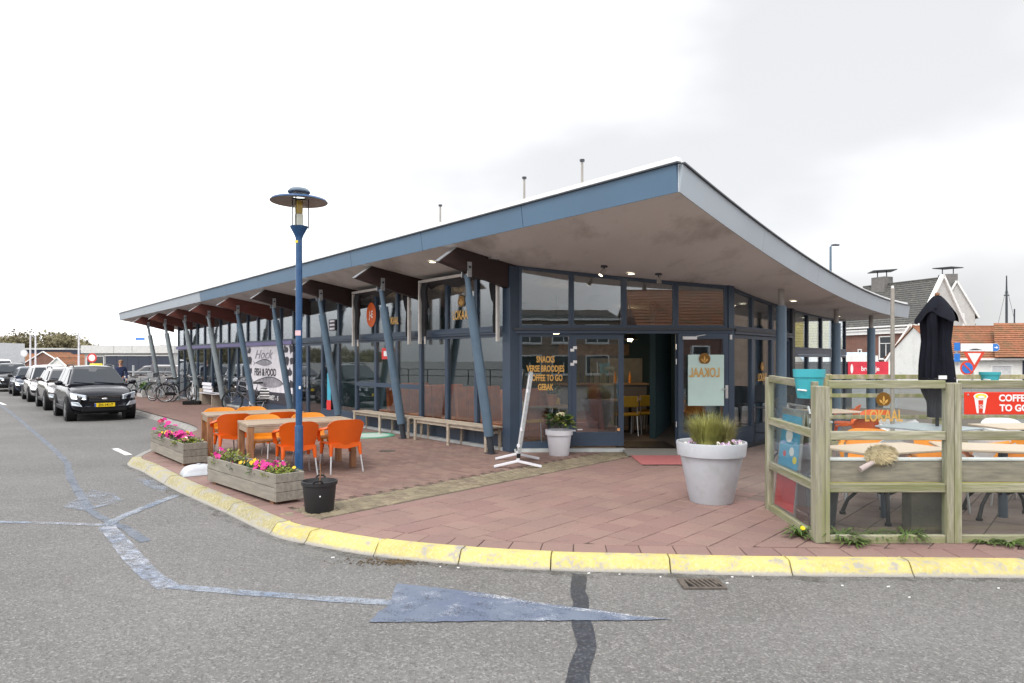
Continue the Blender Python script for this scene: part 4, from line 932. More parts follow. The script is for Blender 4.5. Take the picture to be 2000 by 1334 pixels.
# ------------------------------------------------------------------ sign stand seen edge on
t = thing('sign_stand', 'white metal sign frame on two splayed feet seen edge on before the entrance', 'sign stand', (.09, 11.05, 0))
for y in (-.42, .42):
    MB().beam((-.37, y, .022), (0, y, .105), .055, .036).beam((0, y, .105), (.37, y, .022), .055, .036).build('foot', m_potw, t, bevel=.004)
    MB().beam((0, y, .10), (.02, y, .26), .05, .05, (0, 1, 0)).build('upright', m_potw, t, bevel=.004); MB().box((.012, y, .19), (.06, .062, .07)).build('clamp', m_black, t)
tp = lambda x, y, z: V((x + .02 + (z - .2) * .155, y, z))
MB().hexa([tp(-.018, -.40, .22), tp(.018, -.40, .22), tp(.018, .40, .22), tp(-.018, .40, .22), tp(-.018, -.40, 1.44), tp(.018, -.40, 1.44), tp(.018, .40, 1.44), tp(-.018, .40, 1.44)]).build('sign_panel', m_wst, t)
for y in (-.42, .42): MB().beam(tp(0, y, .2), tp(0, y, 1.46), .05, .06, (0, 1, 0)).build('frame_bar', m_steel, t, bevel=.004)
for z in (.2, 1.46): MB().beam(tp(0, -.39, z), tp(0, .39, z), .05, .05).build('frame_bar', m_steel, t, bevel=.004)
for z in (.35, .6, 1.2): MB().box(tp(-.03, -.44, z), (.035, .03, .05)).build('clip', m_potw, t)
# ------------------------------------------------------------------ pots and mats
t = thing('flower_pot', 'white round pot with a leafy cream flowering plant beside the glass door', 'flower pot', G(1092, 889))
MB().lathe([(0, 0), (.165, 0), (.172, .01), (.215, .36), (.24, .365), (.245, .45), (.225, .452), (.215, .43), (.205, .38), (0, .37)], 32).build('pot', m_potw, t, smooth=45); MB().box((.255, -.02, .435), (.07, .02, .025)).build('watering_spout', m_potw, t)
MB().lathe([(0, .40), (.21, .395)], 20).build('soil', m_soil, t)
random.seed(5)
p2 = thing('hydrangea', 'dark leaved plant with cream blooms growing in the white pot by the door', 'plant', G(1092, 889) + V((0, 0, .40)))
leaves(MB(), (0, 0, .16), 130, .20, .13, .035, .5).build('foliage', leafm('hydrangea_leaf', (.035, .085, .02)), p2, kind='stuff')
leaves(MB(), (.08, -.08, .14), 60, .17, .11, .03, .5).build('young_foliage', m_leafy, p2, kind='stuff')
mb = MB()
for i in range(40): a = U(0, 6.28); flower(mb, (.03 + .07 * math.cos(a) * R(), -.06 + .06 * math.sin(a) * R(), .30 + U(0, .05)), .025, (U(-1, 1), -.6, .9), 4)
for i in range(24): a = U(0, 6.28); flower(mb, (-.12 + .04 * math.cos(a), -.08 + .04 * math.sin(a), .22 + U(0, .04)), .02, (U(-1, 1), -.6, .9), 4)
mb.build('blooms', M('cream_petal', (.60, .55, .34), .6), p2, kind='stuff')
bp = V((2.37, 8.12, 0))
t = thing('large_planter', 'big white round planter with a wide rim in front of the open door', 'planter', bp)
MB().lathe([(0, 0), (.245, 0), (.252, .012), (.362, .555), (.392, .556), (.408, .70), (.404, .712), (.386, .714), (.376, .70), (.36, .60), (0, .59)], 56).build('pot', m_pot, t, smooth=45); MB().lathe([(0, .655), (.372, .645)], 24).build('soil', m_soil, t)
def grass(label, c, n, r, h, lean, mat):
    g = thing('grass_tuft', label, 'plant', c, 0, 'ornamental grass in the big white planter'); mb = MB()
    for i in range(n):
        a = U(0, 6.283); rr = r * U(0, 1) ** .6; p = V((rr * math.cos(a), rr * math.sin(a), 0)); d = V((math.cos(a), math.sin(a), 0)); s_ = V((-d.y, d.x, 0)); hh = h * U(.55, 1.1); l = lean * U(.3, 1.3); w_ = .0028; pts = []
        for k in range(5):
            f = k / 4; pts.append(p + d * (l * f * f) + V((0, 0, hh * (f - .33 * f ** 3 * (l / lean)))))
        vs_ = []
        for k, q in enumerate(pts): ww = w_ * (1 - k / 4.3); vs_ += [q - s_ * ww, q + s_ * ww]
        mb.add(vs_, [(2 * k, 2 * k + 1, 2 * k + 3, 2 * k + 2) for k in range(4)])
    mb.build('blades', mat, g, kind='stuff'); return g
grass('dense yellow green grass tuft filling the big white planter', bp + V((-.07, -.03, .64)), 1700, .17, .50, .17, m_grs)
grass('smaller sparse grass tuft at the right of the big white planter', bp + V((.20, .08, .64)), 700, .10, .42, .13, leafm('grass_pale', (.26, .24, .09), .45))
random.seed(8)
for lb, x, y, rr in (('white and purple violas at the left rim of the big white planter', -.24, -.12, .13), ('dark red violas at the front rim of the big white planter', .03, -.28, .13), ('pale pink violas at the right rim of the big white planter', .25, -.14, .12)):
    g = bush(lb, bp + V((x, y, .645)), rr, rr * .6, .085, 70, m_leafd, [(m_whp if x else m_redp, .7), (M('lilac_petal', (.45, .30, .45), .6), .7)], 9, .02, .009, .04); g['group'] = 'violas in the big white planter'
t = thing('door_mat', 'faded red mat lying in front of the open cafe door', 'mat', (2.58, 11.40, .004)); MB().box((0, 0, .006), (1.02, 1.05, .012)).build('mat', m_mat, t, bevel=.004); MB().beam((-.5, -.53, .005), (.5, -.53, .005), .02, .01).build('edge_strip', m_rubber, t)
t = thing('entry_ramp', 'grey concrete threshold ramp between the red mat and the open door', 'ramp', (2.52, 12.25, .003)); MB().prism([(-.50, -.32, 0), (-.50, .28, 0), (-.50, .28, .05), (-.50, -.32, .014)], (.98, 0, 0)).build('slab', m_matg, t)
t = thing('indoor_mat', 'dark mat on the floor just inside the open cafe door', 'mat', (2.55, 13.4, .016)); MB().box((0, 0, .006), (1.1, .9, .012)).build('mat', m_black, t)
# ------------------------------------------------------------------ terrace fence with glass
FX = 2.83; FXB = 2.895; FYF, FYB = 6.30, 7.68
fn = thing('terrace_fence', 'mossy wooden terrace fence with glass panes round the outdoor seating', 'fence', (FX, FYF, 0)); fo = (FX, FYF, 0)
def fp(mb, nm, mat=None, par=None, **k): return mb.build(nm, mat or (m_mossz if nm in ('post', 'stile') else m_mossx), par or fn, off=fo, **k)
for x, y, wd, h in ((FX - .008, FYF, .085, 1.44), (FX + 1.18, FYF - .02, .066, 1.47), (FX + 1.25, FYF - .02, .066, 1.47), (FX + 2.36, FYF - .02, .066, 1.47), (FX + 2.43, FYF - .02, .066, 1.47), (FX + 3.6, FYF - .02, .09, 1.47)):
    fp(MB().box((x, y, h / 2), (wd, .12 if wd > .08 else .09, h)), 'post', bevel=.008, seg=2)
fp(MB().box((FX + .058, FYF - .02, .722), (.044, .08, 1.425)), 'stile', bevel=.005); fp(MB().box((FX + 1.215, FYF + .03, .7), (.012, .05, 1.35)), 'seam_strip', m_woodb)
fp(MB().box((FXB, FYB, .74), (.07, .09, 1.49)), 'post', bevel=.008, seg=2)
def panel_x(x0, x1, y):
    zs = [(.035, .075), (.505, .08), (.985, .08), (1.455, .075)]
    for z, h in zs: fp(MB().box(((x0 + x1) / 2, y, z), (x1 - x0, .055, h)), 'rail', bevel=.005)
    for (z0, h0), (z1, h1) in zip(zs, zs[1:]): fp(MB().box(((x0 + x1) / 2, y + .004, (z0 + z1 + h0 / 2 - h1 / 2) / 2), (x1 - x0, .008, z1 - z0 - (h0 + h1) / 2 + .01)), 'glass_pane', m_glassf)
panel_x(FX + .082, FX + 1.145, FYF - .02); panel_x(FX + 1.285, FX + 2.325, FYF - .02); panel_x(FX + 2.465, FX + 3.55, FYF - .02)
zs = [(.035, .075, .035), (.505, .08, .5), (1.0, .08, .985), (1.47, .075, 1.44)]
for zb_, h, za_ in zs: fp(MB().beam((FXB, FYB - .047, zb_), (FX, FYF + .062, za_), .055, h), 'rail', m_mossy_, bevel=.005)
for a, b in zip(zs, zs[1:]): fp(MB().hexa([(FX - .004, FYF + .07, a[2] + .03), (FX + .004, FYF + .07, a[2] + .03), (FXB + .004, FYB - .05, a[0] + .03), (FXB - .004, FYB - .05, a[0] + .03), (FX - .004, FYF + .07, b[2] - .03), (FX + .004, FYF + .07, b[2] - .03), (FXB + .004, FYB - .05, b[0] - .03), (FXB - .004, FYB - .05, b[0] - .03)]), 'glass_pane', m_glassf)
logo(V((FX + .585, FYF - .025, 1.315)), (1, 0, 0), .068, fn, fo, wsize=.15, wdrop=.085)
# back fence of the terrace and planks
bf = thing('back_fence', 'mossy rail fence at the back of the terrace before the white cottages', 'fence', (4.9, 10.6, 0)); bo = (4.9, 10.6, 0)
for x in (4.9, 6.6, 8.3, 10.0, 11.4): MB().box((x, 10.6, .73), (.10, .10, 1.46)).build('post', m_moss, bf, off=bo, bevel=.008)
for z, h in ((1.42, .07), (1.13, .06), (.80, .06), (.4, .06)): MB().box((8.15, 10.6 - .06, z), (6.5, .03, h)).build('rail', m_moss, bf, off=bo, bevel=.004)
gp = thing('pole', 'slim grey wooden pole standing up behind the terrace tables', 'pole', AT(1743, 703, 10.3) * 1 - V((0, 0, EYE))); MB().cyl((0, 0, 0), (0, 0, 2.76), .032, .028, 10).build('shaft', M('grey_pole', (.30, .28, .25), .8, bump=.3), gp); MB().cyl((0, 0, 2.76), (0, 0, 2.80), .02).build('tip', m_wst, gp)
# hanging pots
def tpot(label, c, r, h):
    t = thing('hanging_pot', label, 'flower pot', c, 0, 'turquoise pots hung on the fences')
    MB().lathe([(0, 0), (r * .74, 0), (r * .76, .01), (r * .93, h * .72), (r, h * .73), (r * 1.03, h), (r * .97, h), (r * .9, h * .75), (0, h * .72)], 28).build('pot', m_turq, t, smooth=45)
    MB().lathe([(0, h * .85), (r * .95, h * .84)], 20).build('soil', m_soil, t); MB().tube([(-r * .9, -r * .3, h * .3), (-r * .55, -r * .9, h * .28)], .008, 6).build('tie', m_wst, t)
    return t
tpot('turquoise pot hung over the short left side of the terrace fence', (2.842, 6.53, 1.315), .142, .275); tpot('turquoise pot hung on the back terrace fence before the white cottage', AT(1933, 747, 10.5), .14, .16)
# coffee sign
cs = thing('coffee_sign', 'red COFFEE TO GO board with a paper cup hung on the fence', 'sign', (FX + 1.72, FYF - .08, 1.285)); z0 = (FX + 1.72, FYF - .08, 1.285)
MB().box((0, 0, 0), (.86, .012, .205)).build('board', M('sign_red', (.62, .028, .008), .45, var=.02), cs, bevel=.003)
def cq(nm, pts, mat, y=-.0065, par=None): return MB().prism([(x, y, z) for x, z in pts], (0, -.0015, 0)).build(nm, mat, par or cs)
cup = cq('cup', [(-.345, .06), (-.225, .06), (-.25, -.09), (-.32, -.09)], m_wst); cq('cup_rim', [(-.285 + .066 * math.cos(6.283 * k / 20), .062 + .032 * math.sin(6.283 * k / 20)) for k in range(20)], m_wst, -.0085, cup); cq('coffee', [(-.285 + .052 * math.cos(6.283 * k / 20), .064 + .022 * math.sin(6.283 * k / 20)) for k in range(20)], m_yst, -.0105, cup)
cq('cup_band', [(-.307, .028), (-.262, .028), (-.268, -.088), (-.302, -.088)], M('sign_red2', (.62, .028, .008), .45), -.0085, cup); text('DE', 'lettering', (-.285, -.0115, -.03), (0, 0, -1), .04, m_wst, cup, up=(1, 0, 0), sx=.8)
cq('foam', [(-.283 + .03 * math.cos(6.283 * k / 14), .058 + .012 * math.sin(6.283 * k / 14)) for k in range(14)], m_wst, -.0125, cup)
text('COFFEE', 'lettering', (.02, -.0075, .045), (1, 0, 0), .085, m_wst, cs, sx=.95, bold=.03); text('TO GO', 'lettering', (.02, -.0075, -.045), (1, 0, 0), .085, m_wst, cs, sx=.95, bold=.03)
for x in (-.4, .4): MB().cyl((x, -.006, .08), (x, -.012, .08), .008).build('screw', m_alu, cs)
# bench trough behind the front panel
t = thing('trough_planter', 'long grey board trough with a yellow bottom board behind the fence glass', 'planter', (FX + 1.6, FYF + .19, 0)); x0 = -1.45
MB().box((0, -.09, .635), (2.95, .028, .20)).build('front_board', m_wood, t, bevel=.004); MB().box((0, -.065, .748), (2.95, .10, .02)).build('cap_board', m_wst, t, bevel=.003); MB().box((0, .12, .635), (2.95, .028, .20)).build('back_board', m_wood, t); MB().box((0, -.06, .525), (2.95, .09, .022)).build('bottom_board', M('yellow_board', (.55, .42, .07), .7), t)
MB().box((0, .02, .70), (2.9, .19, .03)).build('soil', m_soil, t); MB().box((-.50, .05, .26), (.30, .16, .50)).build('support_block', M('damp_wood', (.07, .06, .045), .8, var=.3, bump=.3), t)
t = thing('dust_brush', 'fluffy beige sheepskin brush with a pale pink handle on the trough edge', 'brush', (FX + .62, FYF + .09, .79), .15); rb = []
mb = MB(); mb.sphere((0, 0, 0), .13, 14, 10, (1.15, .5, .75))
random.seed(3)
for i in range(500):
    d = V((random.gauss(0, 1), random.gauss(0, 1), random.gauss(0, 1))).normalized(); p = V((d.x * .148, d.y * .064, d.z * .097)); s_ = d.orthogonal().normalized() * .008
    mb.add([p - s_, p + s_, p + d * .03 + V((.01, 0, -.01))], [(0, 1, 2)])
mb.build('fleece', M('fleece', (.60, .47, .29), .9, var=.2), t); MB().tube([(-.10, -.03, -.06), (-.24, -.04, -.125)], [.022, .028], 10).build('handle', M('pale_pink', (.58, .44, .44), .5), t, smooth=40)
# poster frames behind the side glass
def aframe(label, c, rz, top, bot):
    t = thing('poster_board', label, 'poster board', c, rz)
    for s_, m1, m2 in ((-1, top, bot), (1, m_wst, m_wst)):
        f = lambda x, z, o=0: V((x, s_ * (.13 - .11 * z / 1.15) + s_ * o, z))
        pn_ = MB().hexa([f(-.28, .03), f(.28, .03), f(.28, .03, -.02), f(-.28, .03, -.02), f(-.28, 1.15), f(.28, 1.15), f(.28, 1.15, -.02), f(-.28, 1.15, -.02)]).build('panel', m_steel, t)
        MB().hexa([f(-.25, .52, .004), f(.25, .52, .004), f(.25, .52, .001), f(-.25, .52, .001), f(-.25, 1.08, .004), f(.25, 1.08, .004), f(.25, 1.08, .001), f(-.25, 1.08, .001)]).build('poster', m1, pn_); MB().hexa([f(-.25, .08, .004), f(.25, .08, .004), f(.25, .08, .001), f(-.25, .08, .001), f(-.25, .47, .004), f(.25, .47, .004), f(.25, .47, .001), f(-.25, .47, .001)]).build('poster', m2, pn_)
        if s_ < 0:
            for x, z, r, m_ in ((-.02, .86, .09, m_wst), (.08, .70, .06, m_wst), (.17, .62, .05, m_yst), (-.1, .66, .04, m_rst)): MB().prism([f(x + r * math.cos(6.283 * k / 12), z + r * .8 * math.sin(6.283 * k / 12), .004) for k in range(12)], (0, -.002, 0)).build('print', m_, pn_)
    MB().tube([(-.28, 0.04, 1.12), (-.26, 0.03, 1.19), (.26, .03, 1.19), (.28, 0.04, 1.12)], .012, 8).build('carry_bar', m_alu, t); return t
aframe('blue and red ice cream poster board standing behind the side fence glass', (3.05, 7.36, 0), -1.5708, M('ice_blue', (.04, .33, .55), .45, var=.1), M('poster_red', (.5, .03, .04), .45))
t = thing('terrace_pot', 'dark grey round pot behind the side glass of the fence', 'flower pot', (3.13, 6.90, 0)); MB().lathe([(0, 0), (.12, 0), (.165, .44), (.18, .44), (.19, .52), (.17, .52), (.16, .47), (0, .46)], 28).build('pot', m_dgrey, t, smooth=45); MB().lathe([(0, .49), (.165, .485)], 20).build('pebbles', m_wst, t)
# weeds
def weed(label, c, n, r, h, fl=0, fh=.25):
    g = thing('weed', label, 'weed', c, 0, 'weeds growing along the foot of the fence'); mb = MB()
    for i in range(n):
        a = U(0, 6.283); d = V((math.cos(a), math.sin(a), 0)); s_ = V((-d.y, d.x, 0)); l = r * U(.6, 1.5); w_ = U(.006, .014); hh = h * U(.4, 1.1); p = d * r * .1 * R(); pr = [V((0, 0, 0)), d * l * .4 + V((0, 0, hh * .8)), d * l * .8 + V((0, 0, hh)), d * l * 1.1 + V((0, 0, hh * .6))]; ws = [.4, 1.0, .9, .05]
        vs_ = []
        for q, ww in zip(pr, ws): vs_ += [p + q - s_ * w_ * ww, p + q + s_ * w_ * ww]
        mb.add(vs_, [(2 * k, 2 * k + 1, 2 * k + 3, 2 * k + 2) for k in range(3)])
    mb.build('leaves', m_weed, g, kind='stuff')
    for i in range(fl):
        x, y = U(-.08, .08), U(-.04, .04); z = fh * U(.7, 1.1); st_ = MB().tube([(x * .3, y * .3, 0), (x * .8, y, z * .7), (x, y, z)], .003, 5).build('stem', m_leafy, g)
        f = MB(); flower(f, (x, y, z), .024, (U(-.3, .3), -.8, .6), 12); flower(f, (x, y - .003, z + .002), .015, (0, -.8, .6), 9); f.build('flower_head', m_dand, g)
    return g
random.seed(9)
for lb, px, py, n, r, h, fl in (('dandelion with one yellow flower at the left foot of the corner post', 1562, 1048, 40, .16, .09, 1), ('broad leafy weed at the right foot of the corner post', 1640, 1056, 60, .17, .10, 0), ('low weed trailing over the paving right of the corner post', 1668, 1062, 50, .17, .05, 0), ('reddish green weed under the middle of the first glass panel', 1712, 1054, 40, .12, .08, 0), ('grassy weed clump under the first glass panel near the double post', 1770, 1055, 60, .16, .09, 0), ('small weed at the right foot of the double post', 1925, 1060, 30, .12, .04, 0), ('flat green weed under the second glass panel', 1972, 1063, 45, .15, .05, 0)): weed(lb, G(px, py), n, r, h, fl, .12)
weed('dandelion with three tall yellow flowers behind the first glass panel', G(1805, 1030), 70, .17, .20, 3, .30)
# ------------------------------------------------------------------ terrace furniture
m_lamw = M('pale_table_top', (.55, .44, .34), .45, var=.06, stretch=(1, 8, 8)); m_greyt = M('grey_table_top', (.33, .37, .40), .35, var=.05); m_wplas = M('white_plastic', (.74, .74, .75), .4, var=.03); m_gplas = M('grey_plastic', (.33, .36, .40), .45)
def pedestal(label, c, w_, d_, rz, top, arch=True):
    t = thing('terrace_table', label, 'table', c, rz, 'pedestal tables on the terrace')
    MB().box((0, 0, .735), (w_, d_, .028)).build('table_top', top, t, bevel=.006); MB().cyl((0, 0, .0), (0, 0, .72), .045, .045, 14).build('pedestal', m_frame, t)
    for k in range(4):
        a = .785 + k * 1.5708; d = V((math.cos(a), math.sin(a), 0)); MB().tube([d * .04 + V((0, 0, .26)), d * .14 + V((0, 0, .31)), d * .26 + V((0, 0, .27)), d * .36 + V((0, 0, .16)), d * .41 + V((0, 0, .03))], [.022, .02, .018, .018, .022], 8).build('leg', m_black, t, smooth=50); MB().cyl(d * .41, d * .41 + V((0, 0, .03)), .032).build('foot', m_black, t)
    return t
pedestal('pale topped table just behind the first fence panel', (3.98, 7.28, 0), 1.15, .68, .35, m_lamw); pedestal('pale topped table behind the second fence panel and the red sign', (5.25, 7.30, 0), 1.25, .68, -.35, m_lamw)
pedestal('grey topped table round the closed black parasol', (5.82, 9.55, 0), .95, .95, .5, m_greyt); pedestal('pale topped table at the back of the terrace right of the parasol', (7.3, 9.7, 0), 1.2, .7, .1, m_lamw)
pedestal('pale topped table beside the round columns', (5.9, 12.6, 0), .8, .8, .2, m_lamw); pedestal('grey topped table under the roof behind the turquoise pot', (4.45, 10.6, 0), .7, .7, .2, m_greyt)
TG = 'plastic armchairs on the terrace'
def tch(label, c, rz, shell): return armchair('plastic_armchair', label, 'chair', c, rz, shell, shell if shell in (m_wplas, m_gplas) else m_alu, TG)
tch('amber armchair turned to the road behind the LOKAAL glass', (4.45, 8.55, 0), 2.6, m_yelo); tch('grey armchair in front of the amber one behind the LOKAAL glass', (4.30, 8.02, 0), .35, m_gplas)
tch('large amber armchair right behind the double fence post', (4.82, 7.75, 0), 2.9, m_yelo); tch('white armchair left of the closed black parasol', (5.93, 10.35, 0), 2.9, m_wplas)
tch('white armchair behind the COFFEE TO GO sign', (6.15, 8.6, 0), -1.2, m_wplas); tch('amber armchair with its side to the road below the red sign', (5.78, 8.05, 0), 1.4, m_yelo); tch('grey blue armchair at the right edge behind the second glass panel', (6.1, 7.9, 0), 2.2, m_gplas)
tch('red orange armchair behind the round columns', (5.55, 10.9, 0), .2, m_orange); tch('red orange armchair farther back left of the white chair', (6.3, 11.9, 0), 2.4, m_orange); tch('white armchair at the far right of the terrace', (7.4, 10.15, 0), 3.0, m_wplas); tch('red orange armchair under the roof next to the second round column', (6.6, 13.6, 0), 1.0, m_orange)
# stacked bar stools against the right wall
def stool(label, c, rz):
    t = thing('bar_stool', label, 'bar stool', c, rz, 'black bar stools against the right hand glass')
    for s_ in (-1, 1):
        MB().tube([(s_ * .22, .22, 0), (s_ * .19, .17, .74)], .014, 8).build('leg', m_frame2, t); MB().tube([(s_ * .22, -.24, 0), (s_ * .19, -.17, .74)], .014, 8).build('leg', m_frame2, t)
    MB().sheet(lambda a, b: V(((a - .5) * .44, -.2 + .42 * b, .765 - .02 * math.sin(3.14 * a) * math.sin(3.14 * b))), 6, 6, (0, 0, -.018)).build('seat', m_dgrey, t, smooth=50)
    MB().sheet(lambda a, b: V(((a - .5) * (.42 - .04 * b), -.2 - .1 * b + .05 * (2 * a - 1) ** 2, .77 + .36 * b - .02 * b * abs(2 * a - 1) ** 4)), 8, 6, (0, -.014, 0)).build('backrest', m_dgrey, t, smooth=50)
    MB().box((0, .2, .28), (.40, .02, .025)).build('foot_rail', m_frame2, t)
    for y in (-.22,): MB().box((0, y, .28), (.40, .02, .025)).build('stretcher', m_frame2, t)
    return t
stool('black bar stool closest to the entrance by the right hand glass', Wr(1.05, .42), yaw_e + 1.25); stool('black bar stool second from the entrance by the right hand glass', Wr(1.62, .42), yaw_e + 1.3); stool('black bar stool behind the side fence post', Wr(2.6, .5), yaw_e + 1.9)
t = thing('low_barrier', 'low black board standing at the foot of the bar stools', 'barrier', Wr(1.35, .85), yaw_e); MB().box((0, 0, .17), (1.3, .03, .30)).build('board', m_frame2, t)
for x in (-.5, 0, .5): MB().box((x, .02, .16), (.04, .05, .32)).build('foot', m_black, t)
# closed parasol
pc = V((5.98, 9.6, 0))
t = thing('parasol', 'closed black parasol standing through the grey terrace table', 'parasol', pc)
MB().cyl((0, 0, 0), (0, 0, 2.62), .024, .024, 12).build('pole', m_black, t); MB().sphere((0, 0, 2.60), .032, 10, 6).build('finial', m_woodb, t)
def cape(a, b):
    th = a * 6.283185; k4 = math.cos(4 * th); r = .045 + .205 * b ** .85 * (1 + .24 * k4 * b + .05 * math.sin(9 * th) * b)
    return V((r * math.cos(th), r * math.sin(th), 2.58 - .30 * b - .075 * k4 * b * b + .02 * math.sin(7 * th + 1) * b))
def cloth(a, b):
    th = a * 6.283185; pr = [(0, .17), (.12, .185), (.30, .165), (.52, .195), (.68, .205), (.78, .17), (.86, .12), (1, .115)]
    for (b0, r0), (b1, r1) in zip(pr, pr[1:]):
        if b <= b1: r = r0 + (r1 - r0) * (b - b0) / (b1 - b0); break
    r *= 1 + .17 * math.sin(5 * th + 1.2 + b * .8) + .10 * math.sin(11 * th + b * 2.5) + .05 * math.sin(17 * th - b * 4)
    return V((r * math.cos(th), r * math.sin(th) * .9, 2.40 - 1.52 * b))
pm_ = M('black_cloth', (.008, .009, .015), .85, var=.3, bump=.1, spec=.15)
MB().sheet(cape, 96, 14, (0, 0, -.006)).build('canopy_top', pm_, t, smooth=60)
MB().sheet(cloth, 96, 40, (0, 0, -.006)).build('canopy', pm_, t, smooth=60)
MB().tube([(.21 * math.cos(a), .19 * math.sin(a), 1.42) for a in [6.283 * k / 16 for k in range(17)]], .012, 6).build('strap', m_black, t); MB().box((-.05, -.2, 1.44), (.11, .012, .05)).build('buckle', m_wst, t); MB().box((0, 0, .04), (.5, .5, .08)).build('base', m_dgrey, t)
# ------------------------------------------------------------------ parked cars
m_carglass = M('car_glass', (.008, .014, .022), .06, var=0, spec=.5); m_tyre = M('tyre', (.014, .014, .015), .8); m_rim = M('alloy_rim', (.45, .46, .48), .3, metal=.8); m_headl = M('headlamp', (.55, .6, .66), .12, metal=.5, coat=1); m_plate = M('number_plate', (.78, .55, .01), .4); m_chrome = M('chrome', (.7, .7, .72), .12, metal=1.0); m_pbl = M('plate_blue', (.02, .08, .4), .4)
def wheel_mb(r, w_):
    a, b = MB(), MB()
    for mb, pr in ((a, [(-w_ / 2, r * .68), (-w_ / 2, r * .93), (-w_ * .35, r), (w_ * .35, r), (w_ / 2, r * .93), (w_ / 2, r * .68), (-w_ / 2, r * .68)]),):
        n = 26; mb.add([(x, q * math.cos(6.283185 * k / n), q * math.sin(6.283185 * k / n)) for x, q in pr for k in range(n)], [(i * n + k, i * n + (k + 1) % n, (i + 1) * n + (k + 1) % n, (i + 1) * n + k) for i in range(len(pr) - 1) for k in range(n)])
    b.tube([(w_ * .10, 0, 0), (w_ * .12, 0, 0)], [r * .66, r * .66], 24)
    for k in range(5):
        t_ = 6.283 * k / 5 + .3
        for s_ in (-.16, .16): b.beam((w_ * .42, 0, 0), (w_ * .40, r * .64 * math.cos(t_ + s_), r * .64 * math.sin(t_ + s_)), .045, .03, (1, 0, 0))
    b.tube([(w_ * .30, 0, 0), (w_ * .46, 0, 0)], [r * .13, r * .11], 12)
    n = 26; b.add([(x, q * math.cos(6.283185 * k / n), q * math.sin(6.283185 * k / n)) for x, q in ((w_ * .12, r * .67), (w_ * .46, r * .69), (w_ * .46, r * .62), (w_ * .12, r * .62)) for k in range(n)], [(i * n + k, i * n + (k + 1) % n, (i + 1) * n + (k + 1) % n, (i + 1) * n + k) for i in range(3) for k in range(n)])
    return a, b
m_rimd = M('rim_shadow', (.02, .02, .02), .7)
def make_car(label, loc, rz, paint, L=4.1, W=1.76, H=1.63, wb=2.52, suv=True, plate=None, estate=True):
    t = thing('parked_car', label, 'car', loc, rz, 'cars parked in a row along the street')
    h = W / 2; fl = L / 2; k = H / 1.63; r = .335 if suv else .315
    belt = (1.03 if suv else .93); hood = (1.0 if suv else .86); zb = .24 if suv else .18
    st_ = [(-fl, .80, .50, belt - .02), (-fl + .06, .91, .36, belt + .0), (-fl + .3, .975, zb + .06, belt + .02), (-wb / 2, 1.0, zb, belt + .01), (-.2, 1.0, zb - .02, belt - .01), (fl - 1.15, 1.0, zb, belt - .01), (wb / 2, .995, zb, hood), (fl - .42, .965, zb + .02, hood - .06), (fl - .16, .90, zb + .05, hood - .14), (fl - .02, .76, zb + .10, hood - .24), (fl, .70, zb + .16, hood - .30)]
    mb = MB(); vs_ = []; n = 14
    for y, f, b, tp_ in st_:
        w_ = h * f; hh = tp_ - b
        half = [(0, b), (w_ * .78, b), (w_ * .95, b + .10 * hh), (w_, b + .38 * hh), (w_ * .985, b + .72 * hh), (w_ * .93, b + .93 * hh), (w_ * .78, tp_), (0, tp_ + (.05 if y > .5 else .02))]
        ring = half + [(-x, z) for x, z in reversed(half[1:-1])]; vs_ += [(x, y, z) for x, z in ring]
    fs_ = [(i * n + j, i * n + (j + 1) % n, (i + 1) * n + (j + 1) % n, (i + 1) * n + j) for i in range(len(st_) - 1) for j in range(n)] + [tuple(range(n)), tuple(reversed(range((len(st_) - 1) * n, len(st_) * n)))]
    mb.add(vs_, fs_).build('body', paint, t, smooth=True, sub=2)
    cow = fl - 1.12; rf = cow - .80; rr = (-fl + .42) if estate else (-fl + 1.25); rb = (-fl + .16) if estate else (-fl + .55); bw, tw = h * .90, h * .63; zr = H - .03
    cab = [(cow + .02, belt - .04, belt + .0, .98), (rf + .06, belt - .04, zr - .035, 1), (rf - .45, belt - .04, zr, 1), (rr + .5, belt - .04, zr - .005, 1), (rr, belt - .04, zr - .06, .98), (rb, belt - .04, belt + .06, .96)]
    vs_ = []; n2 = 8
    for y, z0_, z1_, f in cab:
        fr_ = (z1_ - z0_) / (zr - z0_); ww = bw + (tw - bw) * fr_
        ring = [(bw * f, z0_), (ww * f, z1_ - .05 * fr_), (ww * f * .86, z1_), (0, z1_ + .025 * fr_), (-ww * f * .86, z1_), (-ww * f, z1_ - .05 * fr_), (-bw * f, z0_), (0, z0_)]
        vs_ += [(x, y, z) for x, z in ring]
    MB().add(vs_, [(i * n2 + j, i * n2 + (j + 1) % n2, (i + 1) * n2 + (j + 1) % n2, (i + 1) * n2 + j) for i in range(len(cab) - 1) for j in range(n2)] + [tuple(range(n2)), tuple(reversed(range((len(cab) - 1) * n2, len(cab) * n2)))]).build('cabin', paint, t, smooth=50, bevel=.035, seg=2)
    def sx(z): return bw + (tw - bw) * (z - belt + .04) / (zr - belt + .04)
    z0_, z1_ = belt + .03, zr - .10
    wn_ = (z1_ - belt) / (zr - belt)
    def wy(z): return cow + .02 + (rf + .06 - cow - .02) * (z - belt) / (zr - .035 - belt)
    nn = V((0, zr - belt, .72)).normalized()
    q = [V((-sx(z0_) * .93, wy(z0_), z0_)), V((sx(z0_) * .93, wy(z0_), z0_)), V((sx(z1_) * .90, wy(z1_), z1_)), V((-sx(z1_) * .90, wy(z1_), z1_))]
    MB().hexa([p - nn * .02 for p in q] + [p + nn * .014 for p in q]).build('windscreen', m_carglass, t, bevel=.006)
    for xs in (-.5, .12): MB().beam(V((xs * h - .0, wy(z0_) + .02, z0_ + .012)), V((xs * h + .52, wy(z0_ + .05) + .022, z0_ + .06)), .016, .016).build('wiper', m_black, t)
